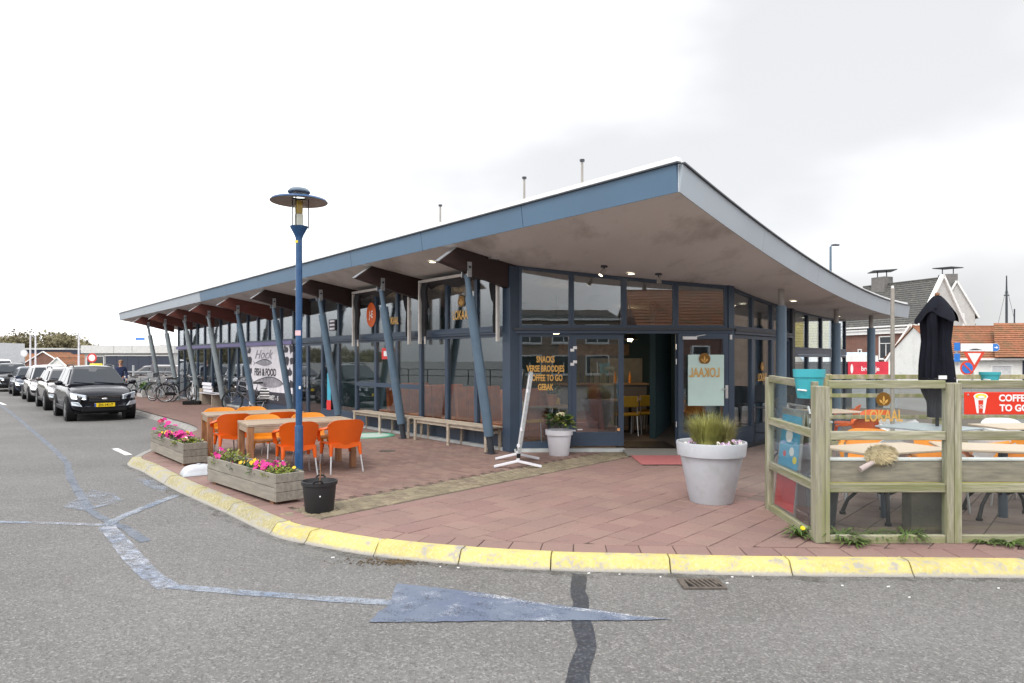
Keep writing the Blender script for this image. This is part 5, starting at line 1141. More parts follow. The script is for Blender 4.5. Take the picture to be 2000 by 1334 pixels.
    for s_ in (-1, 1):
        segs = [((cow - .26, rf - .10), (-.10, -.10)), ((-.16, -.16), (rr + .62, rr + .62))]
        if estate: segs.append(((rr + .55, rr + .55), (rb + .30, rr + .12)))
        for (ya, yb), (yc, yd) in segs:
            p = [V((s_ * (sx(z0_) - .006), ya, z0_)), V((s_ * (sx(z1_) - .006), yb, z1_)), V((s_ * (sx(z1_) - .006), yd, z1_)), V((s_ * (sx(z0_) - .006), yc, z0_))]; o = V((s_ * .02, 0, .006))
            MB().hexa([a for a in p] + [a + o for a in p]).build('side_window', m_carglass, t)
        m_ = MB().sphere((s_ * (h + .10), cow - .28, belt + .07), .1, 12, 8, (1.1, .7, .75)).beam((s_ * (h - .06), cow - .28, belt + .0), (s_ * (h + .06), cow - .28, belt + .04), .05, .05).build('wing_mirror', paint if suv else m_black, t, smooth=50)
        MB().box((s_ * (h * 1.0 - .001), (cow + rr) / 2 - .3, belt - .17), (.02, .16, .025)).build('handle', paint, t)
        MB().box((s_ * (h - .015), -.05, zb + .12), (.06, wb - .72, .12)).build('sill_trim', m_black, t, bevel=.02)
        if suv: MB().tube([(s_ * tw * .95, rf - .1, zr - .03), (s_ * tw * .95, rf - .25, zr + .035), (s_ * tw * .95, rr + .35, zr + .035), (s_ * tw * .95, rr + .15, zr - .03)], .017, 8).build('roof_rail', m_black, t, smooth=50)
        hl = [(s_ * h * .50, fl - .005, hood - .37), (s_ * h * .90, fl - .19, hood - .33), (s_ * h * .93, fl - .30, hood - .15), (s_ * h * .52, fl - .02, hood - .23)]; o = V((s_ * .025, .065, .0))
        MB().hexa([V(p) - o for p in hl] + [V(p) + o for p in hl]).build('headlight', m_headl, t, bevel=.012)
        fg = [(s_ * h * .62, fl + .0, zb + .20), (s_ * h * .90, fl - .13, zb + .24), (s_ * h * .92, fl - .15, zb + .35), (s_ * h * .72, fl - .03, zb + .33)]
        MB().hexa([V(p) - o for p in fg] + [V(p) + o * .9 for p in fg]).build('fog_lamp', m_headl if suv else m_black, t, bevel=.01)
        for y in (wb / 2, -wb / 2):
            a_ = MB().tube([(s_ * (h - .25), y, r), (s_ * (h + .004), y, r)], [r * 1.16, r * 1.16], 28).build('wheel_arch', m_black, t)
            ta, tb_ = wheel_mb(r, .215)
            wo_ = ta.build('wheel', m_tyre, t, smooth=40); wo_.location = (s_ * (h - .085), y, r); wo_.rotation_euler = (U(0, 1), 0, 0 if s_ > 0 else math.pi); 
            tb_.build('rim', m_rim, wo_)
    g0, g1 = hood - .44, hood - .25
    MB().hexa([(-h * .44, fl - .06, g0), (h * .44, fl - .06, g0), (h * .44, fl + .015, g0), (-h * .44, fl + .015, g0), (-h * .52, fl - .10, g1), (h * .52, fl - .10, g1), (h * .50, fl - .005, g1), (-h * .50, fl - .005, g1)]).build('grille', m_black, t, bevel=.015)
    for z in (g0 + .05, g0 + .10, g0 + .15): MB().box((0, fl + .010 - (z - g0) * .1, z), (h * .9, .016, .014)).build('grille_bar', m_iron if z > g0 + .12 else m_frame2, t)
    MB().sphere((0, fl + .018, (g0 + g1) / 2), .05, 14, 8, (1.5, .3, .65)).build('badge', m_chrome, t, smooth=True)
    MB().box((0, fl - .05, zb + .13), (h * 1.3, .10, .16)).build('bumper_grille', m_black, t, bevel=.02)
    MB().box((0, fl - .012, zb + .10), (h * .9, .02, .02)).build('bumper_strip', m_alu, t)
    pl = MB().box((0, fl + .022, g0 - .08), (.52, .014, .11)).build('number_plate', m_plate, t, bevel=.003)
    MB().box((.24, fl + .030, g0 - .08), (.04, .004, .105)).build('plate_strip', m_pbl, pl)
    if plate: text(plate, 'lettering', (-.02, fl + .031, g0 - .08), (-1, 0, 0), .10, m_black, pl, sx=.92, bold=.02)
    MB().box((0, -fl + .02, belt - .25), (h * 1.5, .06, .12)).build('tail_panel', m_rst, t, bevel=.01)
    MB().box((0, 0, .28), (W * .8, L * .86, .12)).build('underbody', m_black, t)
    return t
m_cblk = M('black_paint', (.004, .006, .012), .2, var=.05, coat=.2, spec=.3); m_cbrn = M('taupe_paint', (.085, .072, .07), .2, metal=.6, var=.05, coat=1); m_csil = M('silver_paint', (.42, .41, .42), .22, metal=.6, var=.04, coat=1); m_cblu = M('navy_paint', (.012, .022, .05), .22, var=.05, coat=.3, spec=.4); m_cgry = M('charcoal_paint', (.02, .021, .026), .22, var=.05, coat=.3); m_cwh = M('white_paint', (.72, .72, .72), .25, var=.03, coat=1)
hd = -dU; rzc = facing(hd)
wR = V((-12.97, 20.05, 0)); nside = V((hd.y, -hd.x, 0))           # image-left front wheel of the first car
ax0 = wR + V((.58, .52, 0)).normalized() * .76
def carpos(k, wb, lat=0.0): return ax0 + dU * (k + wb / 2) + V((0, 0, -.11)) + V((-.77, -.638, 0)) * lat
make_car('black compact SUV with a yellow number plate parked first in the row', carpos(0, 2.52), rzc, m_cblk, plate='ZH-141-T')
make_car('taupe car half hidden right behind the black SUV', carpos(5.6, 2.6), rzc, m_cbrn, 4.2, 1.76, 1.52, 2.6, True)
make_car('silver hatchback third in the parked row', carpos(11.9, 2.6), rzc, m_csil, 4.2, 1.78, 1.58, 2.6, False)
make_car('dark navy car fourth in the parked row', carpos(18.3, 2.65, .1), rzc, m_cblu, 4.3, 1.8, 1.46, 2.65, False)
make_car('charcoal SUV at the left edge of the picture fifth in the row', carpos(24.6, 2.65, .6), rzc, m_cgry, 4.5, 1.85, 1.62, 2.65, True)
make_car('white car at the far end of the parked row', carpos(31, 2.7, .9), rzc, m_cwh, 4.6, 1.9, 1.85, 2.75, False)
c_ = make_car('silver car standing crossways behind the metal railing', V((-21.2, 40.5, -.11)), 1.45, m_cbrn, 4.3, 1.78, 1.5, 2.6, False); c_['group'] = 'cars behind the railing'
# ------------------------------------------------------------------ bicycles
m_spoke = M('spoke', (.5, .5, .52), .35, metal=.8); m_saddle = M('saddle', (.015, .013, .012), .6)
def bicycle(label, loc, rz, lean, fm, rimm, bag=None, basket=False):
    t = thing('bicycle', label, 'bicycle', loc, rz, 'bicycles parked by the slanted columns'); t.rotation_euler = (lean, 0, rz)
    for x in (-.54, .54):
        n = 30; pts = [(x + .335 * math.cos(6.283185 * k / n), 0, .345 + .335 * math.sin(6.283185 * k / n)) for k in range(n + 1)]
        w_ = MB().tube(pts, .019, 8, False).build('wheel', m_tyre, t, smooth=True)
        pts = [(x + .310 * math.cos(6.283185 * k / n), 0, .345 + .310 * math.sin(6.283185 * k / n)) for k in range(n + 1)]
        MB().tube(pts, .011, 6, False).build('rim', rimm, w_, smooth=True)
        s_ = MB()
        for k in range(18): a = 6.283 * k / 18; s_.tube([(x, .02 * (-1) ** k, .345), (x + .305 * math.cos(a), 0, .345 + .305 * math.sin(a))], .0018, 3)
        s_.tube([(x, -.035, .345), (x, .035, .345)], .02, 8); s_.build('spokes', m_spoke, w_)
        a0, a1 = (.4, 2.9) if x < 0 else (.75, 2.9)
        MB().tube([(x + .375 * math.cos(a0 + (a1 - a0) * k / 14), 0, .345 + .375 * math.sin(a0 + (a1 - a0) * k / 14)) for k in range(15)], .016, 6).build('mudguard', m_black, t, smooth=True)
    bb_, se, hd_t, hd_b = V((-.10, 0, .30)), V((-.24, 0, .80)), V((.36, 0, .88)), V((.39, 0, .68))
    MB().tube([bb_, se], .017).tube([hd_t, hd_b], .02).tube([hd_b, bb_], .021).tube([hd_t * .92 + hd_b * .08, se * .8 + bb_ * .2], .016).tube([bb_, (-.54, .03, .345)], .011).tube([bb_, (-.54, -.03, .345)], .011).tube([se * .9 + bb_ * .1, (-.54, .03, .345)], .009).tube([se * .9 + bb_ * .1, (-.54, -.03, .345)], .009).build('frame', fm, t, smooth=40)
    MB().tube([hd_b, (.43, .05, .60), (.54, .05, .345)], .013).tube([hd_b, (.43, -.05, .60), (.54, -.05, .345)], .013).build('fork', fm, t, smooth=40)
    MB().tube([hd_t, (.335, 0, 1.0)], .014).tube([(.18, -.29, 1.05), (.31, -.26, 1.06), (.345, -.10, 1.01), (.345, .10, 1.01), (.31, .26, 1.06), (.18, .29, 1.05)], .013).build('handlebar', m_spoke, t, smooth=50)
    for s_ in (-1, 1): MB().tube([(.17, s_ * .29, 1.05), (.27, s_ * .275, 1.058)], .018).build('grip', m_black, t)
    MB().tube([se, (-.27, 0, .93)], .013).build('seat_post', m_spoke, t); MB().sheet(lambda a, b: V((-.40 + .28 * a, (b - .5) * (.20 * (1 - a) ** .8 + .05), .96 + .02 * math.sin(3.14 * b) - .02 * a)), 8, 6, (0, 0, -.035)).build('saddle', m_saddle, t, smooth=60)
    MB().box((-.58, 0, .76), (.40, .13, .014)).tube([(-.70, .05, .75), (-.54, .05, .36)], .007).tube([(-.70, -.05, .75), (-.54, -.05, .36)], .007).build('carrier', m_black, t)
    MB().tube([(-.10, -.05, .30), (-.10, .05, .30)], .075, 18).tube([(-.10, .05, .30), (.0, .06, .16)], .01).tube([(-.10, -.05, .30), (-.20, -.06, .44)], .01).box((.02, .11, .155), (.09, .09, .02)).box((-.22, -.11, .445), (.09, .09, .02)).build('crankset', m_spoke, t)
    MB().box((-.33, -.045, .33), (.44, .02, .12)).build('chain_guard', m_black, t, bevel=.01); MB().tube([(-.5, .03, .32), (-.42, .16, .01)], .01, 6).build('kickstand', m_spoke, t)
    MB().sphere((.44, 0, .80), .04, 10, 6).build('lamp', m_chrome, t)
    if bag:
        for s_ in (-1, 1):
            bo_ = MB().box((-.58, s_ * .13, .57), (.34, .12, .30)).build('pannier', bag, t, bevel=.02)
            for k in range(3): MB().box((-.58, s_ * .192, .48 + k * .09), (.34, .006, .045)).build('stripe', m_black, bo_)
    if basket:
        MB().box((.58, 0, .93), (.26, .34, .012)).box((.71, 0, 1.03), (.012, .34, .20)).box((.45, 0, 1.03), (.012, .34, .20)).box((.58, .17, 1.03), (.26, .012, .20)).box((.58, -.17, 1.03), (.26, .012, .20)).build('crate', m_steel, t)
    return t
bicycle('grey city bicycle with striped panniers leaning in front of the fish shop poster', V((-8.5, 22.02, 0)), 3.14, .10, M('grey_frame', (.08, .085, .1), .3, metal=.5), m_black, m_wst)
bicycle('black city bicycle with pale rims under the second last slanted column', G(352, 785), .25, .08, m_black, m_spoke)
bicycle('white and red bicycle turned towards the road beside the column foot', G(376, 787), -1.0, -.06, M('white_frame', (.6, .6, .62), .3), m_spoke)
bicycle('bicycle with a front crate behind the black SUV', G(276, 778), -.12, .05, M('green_frame', (.03, .07, .08), .35), m_spoke, None, True)
bicycle('dark bicycle standing by the glass behind the grey wooden bench', F(19.6, .42), yaw_d, .08, m_black, m_spoke)
bicycle('grey bicycle parked upright beside the last but two slanted column', F(20.9, 1.25), yaw_d + .5, .08, M('bike_grey', (.16, .16, .17), .35), m_spoke)
bicycle('dark blue bicycle farthest along the shop front by its glass', F(22.6, .6), yaw_d + .15, .09, M('bike_blue', (.02, .04, .11), .35), m_spoke)
# ------------------------------------------------------------------ more street things on the left
t = thing('backrest_bench', 'pale wooden bench with a backrest and a side box by the fish shop', 'bench', F(17.0, .42), yaw_d + 3.14159)
for k in range(4): MB().box((0, -.16 + k * .11, .44), (1.9, .10, .035)).build('slat', m_potw, t, bevel=.004)
for k in range(3): MB().box((.3, -.235 - k * .02, .56 + k * .12), (1.1, .03, .11), 0, -.15).build('back_slat', m_potw, t, bevel=.004)
for x in (-.85, .55): MB().box((x, .0, .21), (.08, .36, .42)).build('leg', m_wood, t)
MB().box((-.80, .02, .30), (.30, .44, .60)).build('side_box', m_wood, t, bevel=.01)
t = thing('rubber_block', 'flat black rubber foot lying beside a slanted column', 'rubber block', G(377, 790), .1); MB().box((0, 0, .07), (.62, .42, .14)).build('block', m_rubber, t, bevel=.02); MB().cyl((0, 0, .13), (0, 0, .17), .05).build('socket', m_black, t)
def skin(name, verts, edges, mat, par, sub=2):
    me = bpy.data.meshes.new(name); me.from_pydata([v[:3] for v in verts], edges, []); me.materials.append(mat)
    o = link(name, me, par); m_ = o.modifiers.new('skin', 'SKIN'); m_.use_smooth_shade = True
    ly = me.skin_vertices[0] if me.skin_vertices else None
    if ly is None: bpy.context.view_layer.objects.active = o
    for i, v in enumerate(verts): me.skin_vertices[0].data[i].radius = (v[3], v[4] if len(v) > 4 else v[3]); me.skin_vertices[0].data[i].use_root = i == 0
    s_ = o.modifiers.new('sub', 'SUBSURF'); s_.levels = s_.render_levels = sub
    return o
m_skin = M('skin', (.50, .27, .19), .55, var=.05)
def person(label, loc, rz, coat, legsm, hair, stride=.12):
    t = thing('person', label, 'person', loc, rz)
    vb = [(0, 0, .95, .12, .10), (0, 0, 1.15, .11, .09), (0, .0, 1.36, .13, .10), (0, .01, 1.50, .055), (0, .02, 1.58, .07, .08), (0, .025, 1.67, .082, .098), (0, .015, 1.755, .06, .07)]; eb = [(0, 1), (1, 2), (2, 3), (3, 4), (4, 5), (5, 6)]
    for s_ in (-1, 1):
        o = len(vb); q = stride * s_
        vb += [(s_ * .18, 0, 1.42, .055), (s_ * .235, -.02 - q * .3, 1.14, .042), (s_ * .25, .08 - q * .6, .90, .027), (s_ * .25, .115 - q * .7, .83, .032, .018), (s_ * .09, 0, .88, .085), (s_ * .10, q * .7 + .03, .50, .055), (s_ * .10, q, .10, .036), (s_ * .11, q + .13, .045, .03)]
        eb += [(2, o), (o, o + 1), (o + 1, o + 2), (o + 2, o + 3), (0, o + 4), (o + 4, o + 5), (o + 5, o + 6), (o + 6, o + 7)]
    skin('body', vb, eb, m_skin, t)
    vc = [(0, 0, .90, .145, .12), (0, 0, 1.15, .135, .11), (0, 0, 1.36, .15, .12), (0, .005, 1.47, .075)]; ec = [(0, 1), (1, 2), (2, 3)]; vt = [(0, 0, .93, .13, .115)]; et = []
    for s_ in (-1, 1):
        q = stride * s_; o = len(vc); vc += [(s_ * .185, 0, 1.415, .075), (s_ * .237, -.02 - q * .3, 1.14, .058), (s_ * .25, .075 - q * .6, .915, .042)]; ec += [(2, o), (o, o + 1), (o + 1, o + 2)]
        o = len(vt); vt += [(s_ * .09, 0, .86, .10), (s_ * .10, q * .7 + .03, .50, .072), (s_ * .10, q, .10, .058)]; et += [(0, o), (o, o + 1), (o + 1, o + 2)]
        MB().sphere((s_ * .105, q + .07, .045), .05, 10, 6, (.9, 2.5, .95)).build('shoe', m_black, t, smooth=True)
        hx, hy = s_ * .25, .115 - q * .7
        for k, ln in enumerate((.075, .085, .08, .06)): MB().tube([(hx, hy - .02 + k * .018, .83), (hx - s_ * .012, hy - .016 + k * .019, .83 - ln * .6), (hx - s_ * .03, hy - .014 + k * .019, .83 - ln)], [.010, .009, .007], 6).build('finger', m_skin, t, smooth=True)
        MB().tube([(hx, hy + .03, .86), (hx - s_ * .02, hy + .055, .83), (hx - s_ * .03, hy + .06, .80)], [.011, .010, .008], 6).build('thumb', m_skin, t, smooth=True)
        MB().sphere((s_ * .034, .108, 1.672), .011, 8, 6).build('eye', m_black, t); MB().sphere((s_ * .088, .02, 1.66), .024, 8, 6, (.4, .7, 1.2)).build('ear', m_skin, t)
    skin('jacket', vc, ec, coat, t); skin('trousers', vt, et, legsm, t)
    MB().tube([(0, .105, 1.68), (0, .128, 1.645), (0, .105, 1.635)], [.008, .016, .012], 6).build('nose', m_skin, t, smooth=True); MB().box((0, .108, 1.605), (.045, .012, .008)).build('mouth', M('lips', (.4, .14, .12), .5), t)
    MB().sheet(lambda a, b: V((.098 * math.cos(6.283 * a) * math.sin(1.75 * b + .02), .005 + .112 * math.sin(6.283 * a) * math.sin(1.75 * b + .02) * (1 if math.sin(6.283 * a) < 0 else .86), 1.69 + .105 * math.cos(1.75 * b + .02) + (.02 if math.sin(6.283 * a) > 0 else -.02) * b)), 20, 8, (0, 0, -.004)).build('hair', hair, t, smooth=True)
    return t
m_navy = M('navy_cloth', (.012, .022, .07), .85, bump=.1); m_jean = M('jeans', (.03, .06, .14), .85); m_hair = M('sandy_hair', (.25, .15, .08), .7)
person('person in a dark navy jumper walking beside the black SUV', V((-18.0, 31.4, -.11)), 3.6, m_navy, m_jean, m_hair); person('person in blue jeans half hidden by the last slanted column', V((-18.6, 35.5, -.012)), 2.6, M('grey_coat', (.12, .12, .14), .8), m_jean, m_hair)
t = thing('metal_railing', 'grey metal railing of upright posts behind the bicycle', 'railing', (-20.4, 36.6, 0))
for i in range(6): MB().box((-1.0 + i * 1.1, 0, .70), (.09, .09, 1.4)).build('post', m_steel, t)
for z in (1.05, .6): MB().box((1.75, -.06, z), (5.6, .03, .06)).build('rail', m_steel, t)
t = thing('low_wall', 'low grey panel wall behind the bicycle and the SUV', 'wall', (-18.2, 33.4, -.01)); 
for i in range(4): MB().box((-1.2 + i * .86, 0, .42), (.84, .2, .86)).build('panel', M('wall_grey', (.27, .28, .29), .7) if i == 0 else bpy.data.materials['wall_grey'], t, bevel=.01)
t = thing('yellow_barrel', 'yellow round container standing beyond the black SUV', 'container', (-26.8, 44, -.11)); MB().lathe([(0, 0), (.34, 0), (.36, .05), (.36, 1.52), (.33, 1.56), (0, 1.56)], 18).build('drum', m_yst, t, smooth=40); MB().lathe([(.362, .8), (.375, .82), (.375, .86), (.362, .88)], 18).build('hoop', m_frame2, t)
# ------------------------------------------------------------------ houses, far buildings, trees
m_slate = M('slate_roof', (.085, .085, .082), .8, var=.3, scale=8, bump=.5, bs=12, dirt=(.17, .16, .12), ds=2, da=.6); m_orroof = M('orange_tiles', (.27, .105, .05), .8, var=.35, scale=7, bump=.4, bs=14, dirt=(.13, .09, .04), ds=1.1, dt=(.45, .65), da=.75); m_mossr = M('mossy_tiles', (.20, .17, .035), .85, var=.4, scale=5, bump=.4)
m_whw = M('white_wall', (.70, .70, .68), .8, var=.05, dirt=(.45, .45, .43), ds=1.2, da=.4); m_bw = brickmat('red_brown_brick', (.19, .075, .052), (.14, .06, .045), (.22, .19, .16)); m_bw2 = brickmat('pale_brick', (.30, .21, .16), (.25, .17, .12), (.3, .28, .25)); m_clad = M('grey_cladding', (.47, .47, .46), .7, var=.08, scale=3); m_tr = M('white_trim', (.75, .75, .74), .5, var=.03); m_wdark = M('dark_window', (.02, .026, .032), .06, var=.1, spec=.9); m_dkgreen = M('dark_green_paint', (.015, .05, .04), .4); m_curt = M('curtain', (.55, .56, .58), .6)
def roofslope(par, off, e0, e1, r0, r1, rows, mat, th=.05, nm='roof'):
    e0, e1, r0, r1 = V(e0), V(e1), V(r0), V(r1); n = (e1 - e0).cross(r0 - e0).normalized(); n = n if n.z > 0 else -n; mb = MB()
    for i in range(rows):
        a, b = i / rows, (i + 1) / rows + .25 / rows
        p = [e0.lerp(r0, a), e1.lerp(r1, a), e1.lerp(r1, b), e0.lerp(r0, b)]
        mb.hexa([p[0] + n * .005, p[1] + n * .005, p[2] - n * th * .4, p[3] - n * th * .4, p[0] + n * th, p[1] + n * th, p[2] + n * .0, p[3] + n * .0])
    return mb.build(nm, mat, par, off=off)
def house(name, label, c0, a, Wd, D, zg, ze, zr, wall, roof, wins=(), front_gable=True, chim=(), trim=m_tr, ridge_extra=0, rows=16, cat='house', door=None, ov=.25, group='houses across the street'):
    # c0: front left ground corner, a: unit vector along the front (to the right seen from outside)
    c0 = V(c0); a = V((a[0], a[1], 0)).normalized(); b = V((-a.y, a.x, 0)); z = V((0, 0, 1)); t = thing(name, label, cat, (c0.x, c0.y, zg), 0, group); off = (c0.x, c0.y, zg); g = v2(c0, zg)
    P = lambda x, y, h: g + a * x + b * y + z * (h - zg)
    if front_gable:
        pf_ = [P(0, 0, zg), P(Wd, 0, zg), P(Wd, 0, ze), P(Wd / 2, 0, zr), P(0, 0, ze)]; MB().prism(pf_, b * D).build('wall', wall, t, off=off)
        roofslope(t, off, P(-ov, -.02, ze - ov * (zr - ze) / (Wd / 2)), P(-ov, D, ze - ov * (zr - ze) / (Wd / 2)), P(Wd / 2, -.02, zr + .05), P(Wd / 2, D, zr + .05), rows, roof); roofslope(t, off, P(Wd + ov, -.02, ze - ov * (zr - ze) / (Wd / 2)), P(Wd + ov, D, ze - ov * (zr - ze) / (Wd / 2)), P(Wd / 2, -.02, zr + .05), P(Wd / 2, D, zr + .05), rows, roof)
        for s_, x0 in ((-1, -ov), (1, Wd + ov)): MB().beam(P(x0, -.08, ze - ov * (zr - ze) / (Wd / 2) + .06), P(Wd / 2, -.08, zr + .10), .12, .22, b).build('bargeboard', trim, t, off=off)
    else:
        prof_ = [P(0, 0, zg), P(0, 0, ze), P(0, D / 2, zr), P(0, D, ze), P(0, D, zg)]; MB().prism(prof_, a * Wd).build('wall', wall, t, off=off)
        k_ = ov * (zr - ze) / (D / 2)
        roofslope(t, off, P(-.1, -ov, ze - k_), P(Wd + .1, -ov, ze - k_), P(-.1, D / 2, zr + .05), P(Wd + .1, D / 2, zr + .05), rows, roof); roofslope(t, off, P(-.1, D + ov, ze - k_), P(Wd + .1, D + ov, ze - k_), P(-.1, D / 2, zr + .05), P(Wd + .1, D / 2, zr + .05), rows, roof)
        MB().box(P(Wd / 2, -ov, ze - k_ - .03), (Wd + .2, .14, .13), math.atan2(a.y, a.x)).build('gutter', trim, t, off=off)
        MB().box(P(Wd / 2, D / 2, zr + .07), (Wd + .2, .22, .1), math.atan2(a.y, a.x)).build('ridge_tiles', roof, t, off=off)
    ya = math.atan2(a.y, a.x)
    for x, z0_, w_, h_, dark in wins:
        f = MB()
        for cx, cz, sx_, sz_ in ((x, z0_ + h_ - .04, w_, .08), (x, z0_ + .04, w_, .08), (x - w_ / 2 + .04, z0_ + h_ / 2, .08, h_ - .16), (x + w_ / 2 - .04, z0_ + h_ / 2, .08, h_ - .16)): f.box(P(cx, -.02, cz), (sx_, .10, sz_), ya)
        if h_ > 1.3: f.box(P(x, -.02, z0_ + h_ * .68), (w_ - .16, .08, .05), ya)
        if w_ > 1.0: f.box(P(x, -.02, z0_ + h_ * .34), (.05, .07, h_ * .6), ya)
        wo_ = f.build('window', trim, t, off=off); MB().box(P(x, .005, z0_ + h_ / 2), (w_ - .1, .03, h_ - .1), ya).build('pane', dark or m_wdark, wo_, off=off); MB().box(P(x, -.08, z0_ - .04), (w_ + .1, .16, .05), ya).build('sill', trim, wo_, off=off)
    if door:
        x, w_, h_, dm = door; d_ = MB().box(P(x, -.02, zg + h_ / 2), (w_, .09, h_), ya).build('door', dm, t, off=off); MB().box(P(x, -.07, zg + h_ * .68), (w_ * .55, .02, h_ * .4), ya).build('pane', m_curt, d_, off=off); MB().box(P(x + w_ * .4, -.09, zg + 1.0), (.04, .05, .12), ya).build('handle', m_alu, d_, off=off)
    for x, y, w_, zt_, capw in chim:
        c_ = MB().box(P(x, y, (ze + zt_) / 2), (w_, w_ * .8, zt_ - ze), ya).build('chimney', M('chimney_grey', (.16, .155, .15), .85, var=.2) if 'chimney_grey' not in bpy.data.materials else bpy.data.materials['chimney_grey'], t, off=off)
        MB().prism([P(x, y, zt_ + .5) + a * (capw * math.cos(q)) + b * (capw * .7 * math.sin(q)) for q in (0, 1.571, 3.1416, 4.712)], (0, 0, .07)).build('chimney_cap', m_frame2, c_, off=off)
        for sx_ in (-1, 1): MB().box(P(x + sx_ * w_ * .35, y, zt_ + .25), (.06, .06, .5), ya).build('cap_leg', m_frame2, c_, off=off)
    return t
# big brick house with slate roof: eave side to the street, gable end to the right
aN = V((.37, -.93, 0)).normalized(); cB = V((29.2, 60.4, 0))
hb = house('brick_house', 'tall brown brick house with a grey slate roof and a wide white cornice', cB, aN, 7.2, 5.4, -.2, 4.55, 8.2, m_bw, m_slate, [(4.45, 1.75, 1.3, 1.9, None), (1.9, 2.2, .4, .4, None)], False, [(1.8, 2.7, 1.3, 8.9, 1.5)], rows=22)
bbx = V((-aN.y, aN.x, 0)); of = (cB.x, cB.y, -.2)
MB().box(cB + aN * 3.6 - bbx * .12 + V((0, 0, 4.1)), (7.3, .18, .55), math.atan2(aN.y, aN.x)).build('cornice', m_tr, hb, off=of); MB().box(cB + aN * 3.6 - bbx * .2 + V((0, 0, 4.42)), (7.4, .42, .12), math.atan2(aN.y, aN.x)).build('cornice', m_tr, hb, off=of)
gN = cB + aN * 7.24; gp_ = [gN + V((0, 0, 4.3)), gN + bbx * 5.4 + V((0, 0, 4.3)), gN + bbx * 2.7 + V((0, 0, 8.35))]
MB().prism([p + aN * .02 for p in gp_], aN * .05).build('gable_cladding', m_clad, hb, off=of)
for p in gp_[:2]: MB().beam(p + aN * .1 + V((0, 0, .05)), gp_[2] + aN * .1 + V((0, 0, .1)), .2, .28, aN).build('bargeboard', m_tr, hb, off=of)
house('clad_house', 'grey board clad house with a clipped gable and a tall chimney', (34.85, 55.9, 0), (.97, -.24), 2.7, 7, -.2, 5.5, 8.0, m_clad, m_slate, [(1.7, 4.35, .45, 1.1, m_curt), (1.3, .6, .9, 1.5, None)], True, [(1.05, .9, 1.15, 8.75, 1.15)], rows=18)
wh = house('white_cottage', 'small white gabled cottage with two dark windows behind the grey pole', AT(1733, 746, 52) * 1, (.80, -.60), 3.05, 6, -.2, 1.75, 4.25, m_whw, m_orroof, [(1.54, 2.30, .5, 1.05, None), (1.54, .25, .9, 1.3, m_dkgreen)], True, rows=12, ov=.15)
x_ = AT(1733, 746, 52).x
MB().box((x_ + 2.1, 50.35, 2.45), (.3, .05, .1)).build('wall_lamp', m_black, wh, off=(x_, 52, -.2)); MB().box((x_ + 1.23, 51.0, 1.75), (.03, .05, .3)).build('wall_anchor', m_black, wh, off=(x_, 52, -.2))
lw = house('low_cottage', 'low white cottage under a broad orange tiled roof at the right edge', (28.6, 45, 0), (1, -.02), 14, 7.4, -.3, 1.9, 4.0, m_whw, m_orroof, [(3.6, .35, 1.4, 1.0, m_curt), (8.5, .35, 1.4, 1.0, m_curt)], False, rows=17, door=(5.4, .85, 2.05, M('navy_door', (.012, .02, .05), .4)))
roofslope(lw, (28.6, 45, -.3), (31.4, 44.4, 1.85), (38.5, 44.4, 1.85), (33.3, 47.2, 4.2), (35.5, 47.2, 4.2), 16, m_orroof, nm='hip_roof')
roofslope(lw, (28.6, 45, -.3), (38.5, 44.4, 1.85), (38.6, 49.5, 1.85), (35.5, 47.2, 4.2), (35.6, 49, 4.2), 16, m_orroof, nm='hip_roof')
house('tiled_house', 'house with a mossy orange roof partly hidden by the white cottage', (32.6, 57.5, 0), (1, 0), 5, 6.5, -.2, 2.6, 4.9, m_whw, m_orroof, [(1.2, .5, .9, 1.3, None), (3.5, .5, .9, 1.3, None)], False, rows=14)
house('mossy_house', 'house end with a steep mossy yellow roof seen between the round columns', (25.5, 63, 0), (1, .0), 5.1, 7, -.2, 2.7, 7.4, m_bw, m_mossr, [(2.5, .6, .9, 1.4, None)], False, rows=20)
t = thing('metal_shed', 'low shed with a pale blue corrugated roof behind the red banner', 'shed', (16.6, 34.5, -.1)); MB().box((.2, 1.2, 1.0), (3.4, 2.4, 2.0)).build('wall', m_whw, t)
for i in range(12): MB().hexa([V((-1.7 + i * .32 + dx, -.25 + dy, 1.35 + dz)) for dx, dy, dz in ((0, 0, 0), (.31, 0, 0), (.31, 1.5, .8), (0, 1.5, .8), (0, 0, .03), (.31, 0, .03), (.31, 1.5, .83), (0, 1.5, .83))]).build('roof_sheet', M('blue_sheet', (.40, .50, .62), .5) if i == 0 else bpy.data.materials['blue_sheet'], t)
t = thing('snack_kiosk', 'dark kiosk with a red broodje banner beyond the terrace', 'kiosk', (11.4, 24.5, -.1)); MB().box((.55, .8, .82), (2.9, 1.6, 1.64)).build('body', M('kiosk_dark', (.03, .04, .055), .5), t); MB().box((.55, .8, 1.68), (3.0, 1.7, .06)).build('roof', m_frame2, t)
bn = MB().box((1.35, -.06, 1.46), (1.45, .02, .52)).build('banner', M('banner_red', (.58, .03, .055), .6), t); text('broodje', 'lettering', (1.42, -.075, 1.46), (1, 0, 0), .24, m_wst, bn, sx=.85, bold=.02); MB().prism([(.76 + .05 * math.cos(6.283 * k / 12), -.072, 1.46 + .17 * math.sin(6.283 * k / 12)) for k in range(12)], (0, -.003, 0)).build('print', m_wst, bn)
for x in (.8, 1.9): MB().box((x, -.3, .55), (.5, .4, 1.1)).build('crate', m_steel, t)
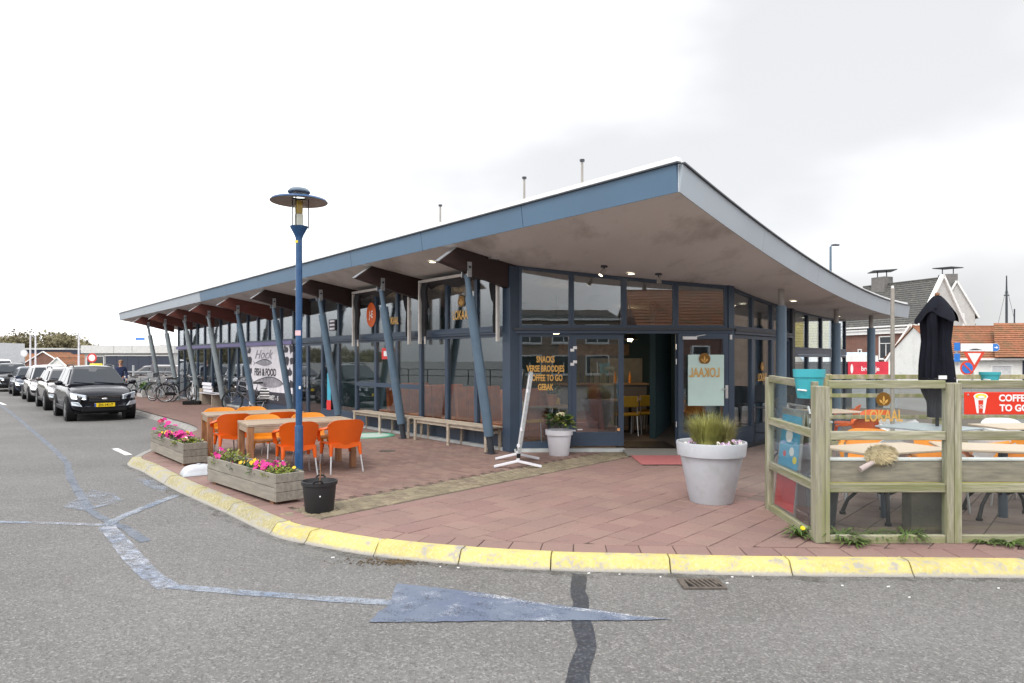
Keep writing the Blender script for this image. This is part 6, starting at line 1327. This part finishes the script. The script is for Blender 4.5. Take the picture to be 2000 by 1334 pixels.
# traffic signs
sp = V((16.05, 23.8, -.1)); t = thing('traffic_sign', 'give way triangle with a no parking disc and direction boards on one post', 'traffic sign', sp)
MB().cyl((0, 0, 0), (0, 0, 2.35), .038, .038, 12).build('post', m_steel, t)
Yp = -.06; zc_ = 1.90
def tri(r, y, m_, nm, par): return MB().prism([(.02 + r * math.sin(6.283 * k / 3 + 3.1416), y, zc_ - .02 + r * math.cos(6.283 * k / 3 + 3.1416)) for k in range(3)], (0, -.006, 0)).build(nm, m_, par)
g_ = tri(.47, Yp, M('sign_scarlet', (.62, .05, .02), .4), 'give_way_plate', t); tri(.27, Yp - .008, m_wst, 'white_triangle', g_)
def disc(x, z, r, y, m_, nm, par): return MB().prism([(x + r * math.cos(6.283 * k / 24), y, z + r * math.sin(6.283 * k / 24)) for k in range(24)], (0, -.006, 0)).build(nm, m_, par)
d_ = disc(-.24, 1.50, .25, Yp - .03, bpy.data.materials['sign_scarlet'], 'no_parking_disc', t); disc(-.24, 1.50, .19, Yp - .038, M('sign_blue', (.02, .16, .52), .4), 'blue_disc', d_); MB().beam((-.38, Yp - .05, 1.64), (-.10, Yp - .05, 1.36), .006, .05, (1, 0, 1)).build('red_bar', bpy.data.materials['sign_scarlet'], d_)
db = MB().prism([(-.45, Yp, 2.08), (.80, Yp, 2.08), (.88, Yp, 2.14), (.88, Yp, 2.28), (.80, Yp, 2.35), (-.45, Yp, 2.35)], (0, -.02, 0)).build('direction_board', m_wst, t); MB().prism([(.66, Yp - .021, 2.09), (.80, Yp - .021, 2.09), (.87, Yp - .021, 2.15), (.87, Yp - .021, 2.27), (.80, Yp - .021, 2.34), (.66, Yp - .021, 2.34)], (0, -.003, 0)).build('blue_end', bpy.data.materials['sign_blue'], db)
MB().prism([(.70, Yp - .026, 2.20), (.78, Yp - .026, 2.20), (.77, Yp - .026, 2.16), (.84, Yp - .026, 2.215), (.77, Yp - .026, 2.27), (.78, Yp - .026, 2.23), (.70, Yp - .026, 2.23)], (0, -.002, 0)).build('arrow', m_wst, db); MB().prism([(-.2 + .5 * k / 8, Yp - .022, 2.12 + .05 * math.sin(3.14 * k / 8)) for k in range(9)], (0, -.003, 0)).build('print', m_frame2, db)
for z0_, h_ in ((2.10, .28), (1.72, .28)): MB().box((-.56, Yp + .02, z0_ + h_ / 2), (.2, .02, h_)).build('blue_plate', bpy.data.materials['sign_blue'], t)
MB().box((-.52, .03, 1.99), (.06, .05, .8)).build('bracket', m_steel, t); MB().box((-.26, .0, 2.22), (.5, .04, .05)).build('bracket', m_steel, t); MB().lathe([(0, 2.36), (.05, 2.35), (.05, 2.33)], 12).build('cap', bpy.data.materials['sign_blue'], t)
t = thing('tall_street_lamp', 'slim grey blue street lamp rising above the roof on the right', 'street lamp', (14.0, 30, -.1)); MB().tube([(0, 0, 0), (0, 0, 6.75)], [.07, .045], 12).tube([(0, 0, 6.74), (.05, 0, 6.83), (.25, 0, 6.86)], .03, 8).build('pole', m_colm, t); MB().box((.22, 0, 6.83), (.32, .12, .07)).build('lamp_head', m_frame2, t, bevel=.02)
t = thing('ship_mast', 'dark ship mast with rigging rising behind the orange roof', 'mast', (65.2, 90, -.2)); MB().tube([(0, 0, 0), (0, 0, 9.5), (0, 0, 13.0)], [.17, .14, .07], 8).build('spar', m_frame2, t)
rg = MB()
for x in (-1.6, 1.7): rg.tube([(x, 0, 4.5), (0, 0, 11.5)], .02, 4)
rg.tube([(1.0, 0, 4), (1.05, 0, 8.6)], .09, 6).build('rigging', m_frame2, t); MB().box((0, 0, 10.4), (.7, .1, .12)).build('crosstree', m_frame2, t)
# left: flat buildings, houses, poles, tree belt
t = thing('flat_building', 'flat roofed grey building with a long dark garage panel at the left', 'building', (-47, 75, -.2)); X0, X1 = -47.2, -37.6
MB().box((4.9, 3, 1.3), (9.8, 5.8, 2.7)).build('wall', m_clad, t); MB().box((4.9, 2.9, 3.05), (10.2, 6.4, .85)).build('roof_band', M('pale_band', (.55, .55, .54), .7), t)
for i in range(6): MB().box((2.95 + i * 1.22, .04, 1.15), (1.2, .1, 2.3)).build('garage_panel', M('garage_navy', (.028, .036, .06), .5) if i == 0 else bpy.data.materials['garage_navy'], t)
MB().box((6.0, .0, 2.36), (7.5, .16, .09)).build('lintel', m_tr, t); w_ = MB().box((1.2, .05, 1.5), (1.9, .08, 1.7)).build('window', m_tr, t); MB().box((1.2, .0, 1.5), (1.75, .03, 1.5)).build('pane', m_wdark, w_)
for i in range(4): MB().box((3.4 + i * 2.0, -.32, 3.05), (.04, .03, .8)).build('seam', m_clad, t)
t = thing('rooftop_sign', 'blue and white sign standing on the roof of the grey building', 'sign', (-41.4, 76, 3.29)); MB().box((0, 0, .72), (1.0, .06, .26)).build('board', bpy.data.materials['sign_blue'], t); MB().box((0, -.035, .58), (.9, .02, .05)).build('stripe', m_wst, t)
for x in (-.3, .3): MB().box((x, .02, .3), (.06, .05, .6)).build('leg', m_steel, t)
t = thing('dark_building', 'long dark blue flat roofed building below the tree belt', 'building', (-101, 140, 0)); MB().box((4.6, 4, 1.9), (9.4, 8, 3.8)).build('wall', M('blue_hall', (.03, .04, .075), .6), t); MB().box((4.6, 3.9, 3.95), (9.9, 8.6, .35)).build('roof', m_clad, t)
for i in range(4): MB().box((1.2 + i * 2.3, -.03, 2.4), (1.6, .06, 1.1)).build('window', m_wdark, t)
GL = 'far houses below the tree belt'
for i, (px, Yd, wd, zr_, lb, gf) in enumerate(((38, 105, 6.5, 2.6, 'far orange roofed house at the left below the dark hall', False), (85, 100, 6.0, 2.8, 'far orange roofed house in the middle behind the lamp poles', True), (112, 95, 4, 1.9, 'far small house with a white gable behind the silver car', True), (148, 108, 7, 2.5, 'far orange roofed house left of the grey building', False), (312, 92, 2.6, 3.6, 'orange brick house end beside the last slanted column', True))):
    p = AT(px, 703, Yd); house('far_house', lb, (p.x - wd / 2, Yd, 0), (1, 0), wd, 6, -1.2, zr_ - 1.8, zr_, m_whw if i == 2 else m_bw, m_orroof if i < 4 else m_slate, [(wd * .3, -.6, .8, .9, None), (wd * .7, -.6, .8, .9, None)], gf, rows=10, group=GL)
t = thing('white_lattice_building', 'white framed glass building at the left picture edge', 'building', (-53.6, 68, -.1)); MB().box((0, 2, 1.75), (4.4, 4, 3.5)).build('wall', m_curt, t)
for i in range(5): MB().box((-2.1 + i * 1.05, -.05, 1.75), (.12, .1, 3.5)).build('mullion', m_tr, t)
for i in range(4): MB().box((0, -.08, .5 + i * .95), (4.4, .08, .1)).build('transom', m_tr, t)
for px, Yd, zt_, lb, cv in ((59.5, 58, 3.9, 'pale lamp pole left of two near the navy car', 0), (69.5, 58, 3.75, 'pale lamp pole with a bent top near the navy car', 1), (154, 52, 3.7, 'pale lamp pole above the black SUV roof', 0)):
    p = AT(px, 703, Yd); t = thing('lamp_pole', lb, 'lamp pole', (p.x, Yd, -.11), 0, 'pale poles at the far end of the street'); mb = MB().tube([(0, 0, 0), (0, 0, zt_ + .1)], [.08, .055], 10)
    if cv: mb.tube([(0, 0, zt_ + .09), (-.06, 0, zt_ + .17), (-.3, 0, zt_ + .2)], .05, 8)
    mb.build('pole', m_potw, t); MB().box((-.3 if cv else 0, 0, zt_ + (.18 if cv else .14)), (.3, .14, .09)).build('lamp_head', m_tr, t)
for px, py, Yd, lb, m_ in ((48, 690, 60, 'round pale sign on a post left of the poles', m_alu), (181, 699, 46, 'round red rimmed sign above the parked cars', m_rst)):
    p = AT(px, py, Yd); t = thing('round_sign', lb, 'traffic sign', (p.x, Yd, -.11)); MB().cyl((0, 0, 0), (0, 0, p.z + .3), .04).build('post', m_steel, t); d_ = MB().prism([(.32 * math.cos(6.283 * k / 20), -.05, p.z + .11 + .32 * math.sin(6.283 * k / 20)) for k in range(20)], (0, -.02, 0)).build('disc', m_, t); MB().prism([(.22 * math.cos(6.283 * k / 20), -.072, p.z + .11 + .22 * math.sin(6.283 * k / 20)) for k in range(20)], (0, -.005, 0)).build('disc_face', m_wst, d_)
random.seed(17)
def crown_mass(mb, c, rx, ry, rz_, n, sz):
    for i in range(n):
        d = V((random.gauss(0, 1), random.gauss(0, 1), random.gauss(0, 1))).normalized(); f = U(.35, 1.05); p = V(c) + V((d.x * rx * f, d.y * ry * f, d.z * rz_ * f)); a = V((random.gauss(0, 1), random.gauss(0, 1), random.gauss(0, 1))).normalized(); s_ = a.orthogonal().normalized() * sz * U(.5, 1.2); q = a.cross(s_).normalized() * sz * U(.3, .9)
        mb.add([p - s_, p + q, p + s_, p - q], [(0, 1, 2, 3)])
mb = MB(); trk = MB()
for i in range(230):
    px = (U(-30, 238) if i < 60 else U(-2200, 0)); Yd = U(215, 250); x = (px - 1000) / FPX * Yd; top = (9.2 + 1.6 * math.sin(px * .021) + U(-1.2, .8)) * (1 if px < 160 else .78); 
    crown_mass(mb, (x, Yd, top * .60), U(3.4, 5.2), 3, top * .46, 260, .5); crown_mass(mb, (x + U(-3, 3), Yd - 4, 2.0), 4.5, 2, 2.8, 110, .6); trk.tube([(x, Yd, 0), (x + U(-.5, .5), Yd, top * .7)], [.3, .1], 5)
    for k in range(4): a = U(0, 6.28); trk.tube([(x, Yd, top * .45), (x + math.cos(a) * 2.4, Yd + math.sin(a), top * U(.8, 1.05))], [.12, .03], 4)
mb.build('tree_belt', M('spring_foliage', (.17, .15, .08), .8, var=.5, scale=.12, world=True), kind='stuff'); trk.build('tree_belt_trunks', M('bark', (.10, .075, .05), .9), kind='stuff')
sh = thing('shrub', 'olive green shrub behind the grey clad house', 'shrub', (37.9, 57, 0)); mb = MB(); crown_mass(mb, (0, 0, 4.0), 1.0, 1, 1.6, 260, .22); mb.build('crown', M('olive_leaf', (.15, .17, .04), .7, var=.4, world=True), sh); MB().tube([(0, 0, -.2), (0, 0, 3.4)], [.14, .06], 6).build('trunk', bpy.data.materials['bark'], sh)
pl_ = thing('low_shrub', 'low green shrub in a grey tray near the last slanted column', 'shrub', F(25.2, 1.0), yaw_d); mb = MB(); crown_mass(mb, (0, 0, .45), .5, .25, .22, 260, .06); mb.build('foliage', m_leaf, pl_, kind='stuff'); MB().box((0, 0, .14), (1.1, .5, .28)).build('tray', m_clad, pl_)
# street side behind the photographer and to the right, seen in the glass
house('corner_house', 'pale brick corner house with white windows facing the cafe across the road', (44, 24, 0), (-.5, .866), 13, 8, -.1, 5.6, 9.0, m_bw2, m_slate, [(1.5 + 2.4 * k, z_, 1.2, 1.7, None) for k in range(5) for z_ in (.8, 3.5)], False, rows=14, group='houses reflected in the cafe glass')
house('terrace_house', 'red brown brick house with white sash windows facing the entrance', (22, -19, 0), (-1, 0), 12, 9, -.1, 3.6, 6.6, m_bw, m_orroof, [(1.5 + 2.2 * k, .8, 1.2, 1.8, None) for k in range(5)], False, rows=14, group='houses reflected in the cafe glass')
house('shop_house', 'wide pale brick two storey building with a flat band facing the entrance', (9, -21, 0), (-1, 0), 17, 9, -.1, 4.5, 5.3, m_bw2, m_slate, [(1.5 + 2.3 * k, z_, 1.6, 1.3, None) for k in range(7) for z_ in (.7, 2.8)], False, rows=8, group='houses reflected in the cafe glass')
house('quay_house', 'brick gabled house on the far left reflected in the shop windows', (-34, -13, 0), (-.7, .714), 9, 8, -.1, 4.5, 8.5, m_bw2, m_orroof, [(2.0 + 2.5 * k, z_, 1.2, 1.7, None) for k in range(3) for z_ in (.8, 3.2)], True, rows=14, group='houses reflected in the cafe glass')
t = thing('quay_railing', 'long dark quay railing opposite the cafe', 'railing', (-29, 8, -.11), 2.0)
for i in range(24): MB().box((-24 + i * 2, 0, .55), (.06, .06, 1.1)).build('post', m_black, t)
for z in (1.08, .6): MB().box((0, 0, z), (48, .04, .05)).build('rail', m_black, t)
# ------------------------------------------------------------------ turn the lettering into plain meshes
dg = bpy.context.evaluated_depsgraph_get()
for o in [x for x in bpy.data.objects if x.type == 'FONT']:
    me = bpy.data.meshes.new_from_object(o.evaluated_get(dg)); nm, par, mlx = o.name, o.parent, o.matrix_local.copy()
    bpy.data.objects.remove(o); n_ = link('lettering', me, par); n_.matrix_local = mlx
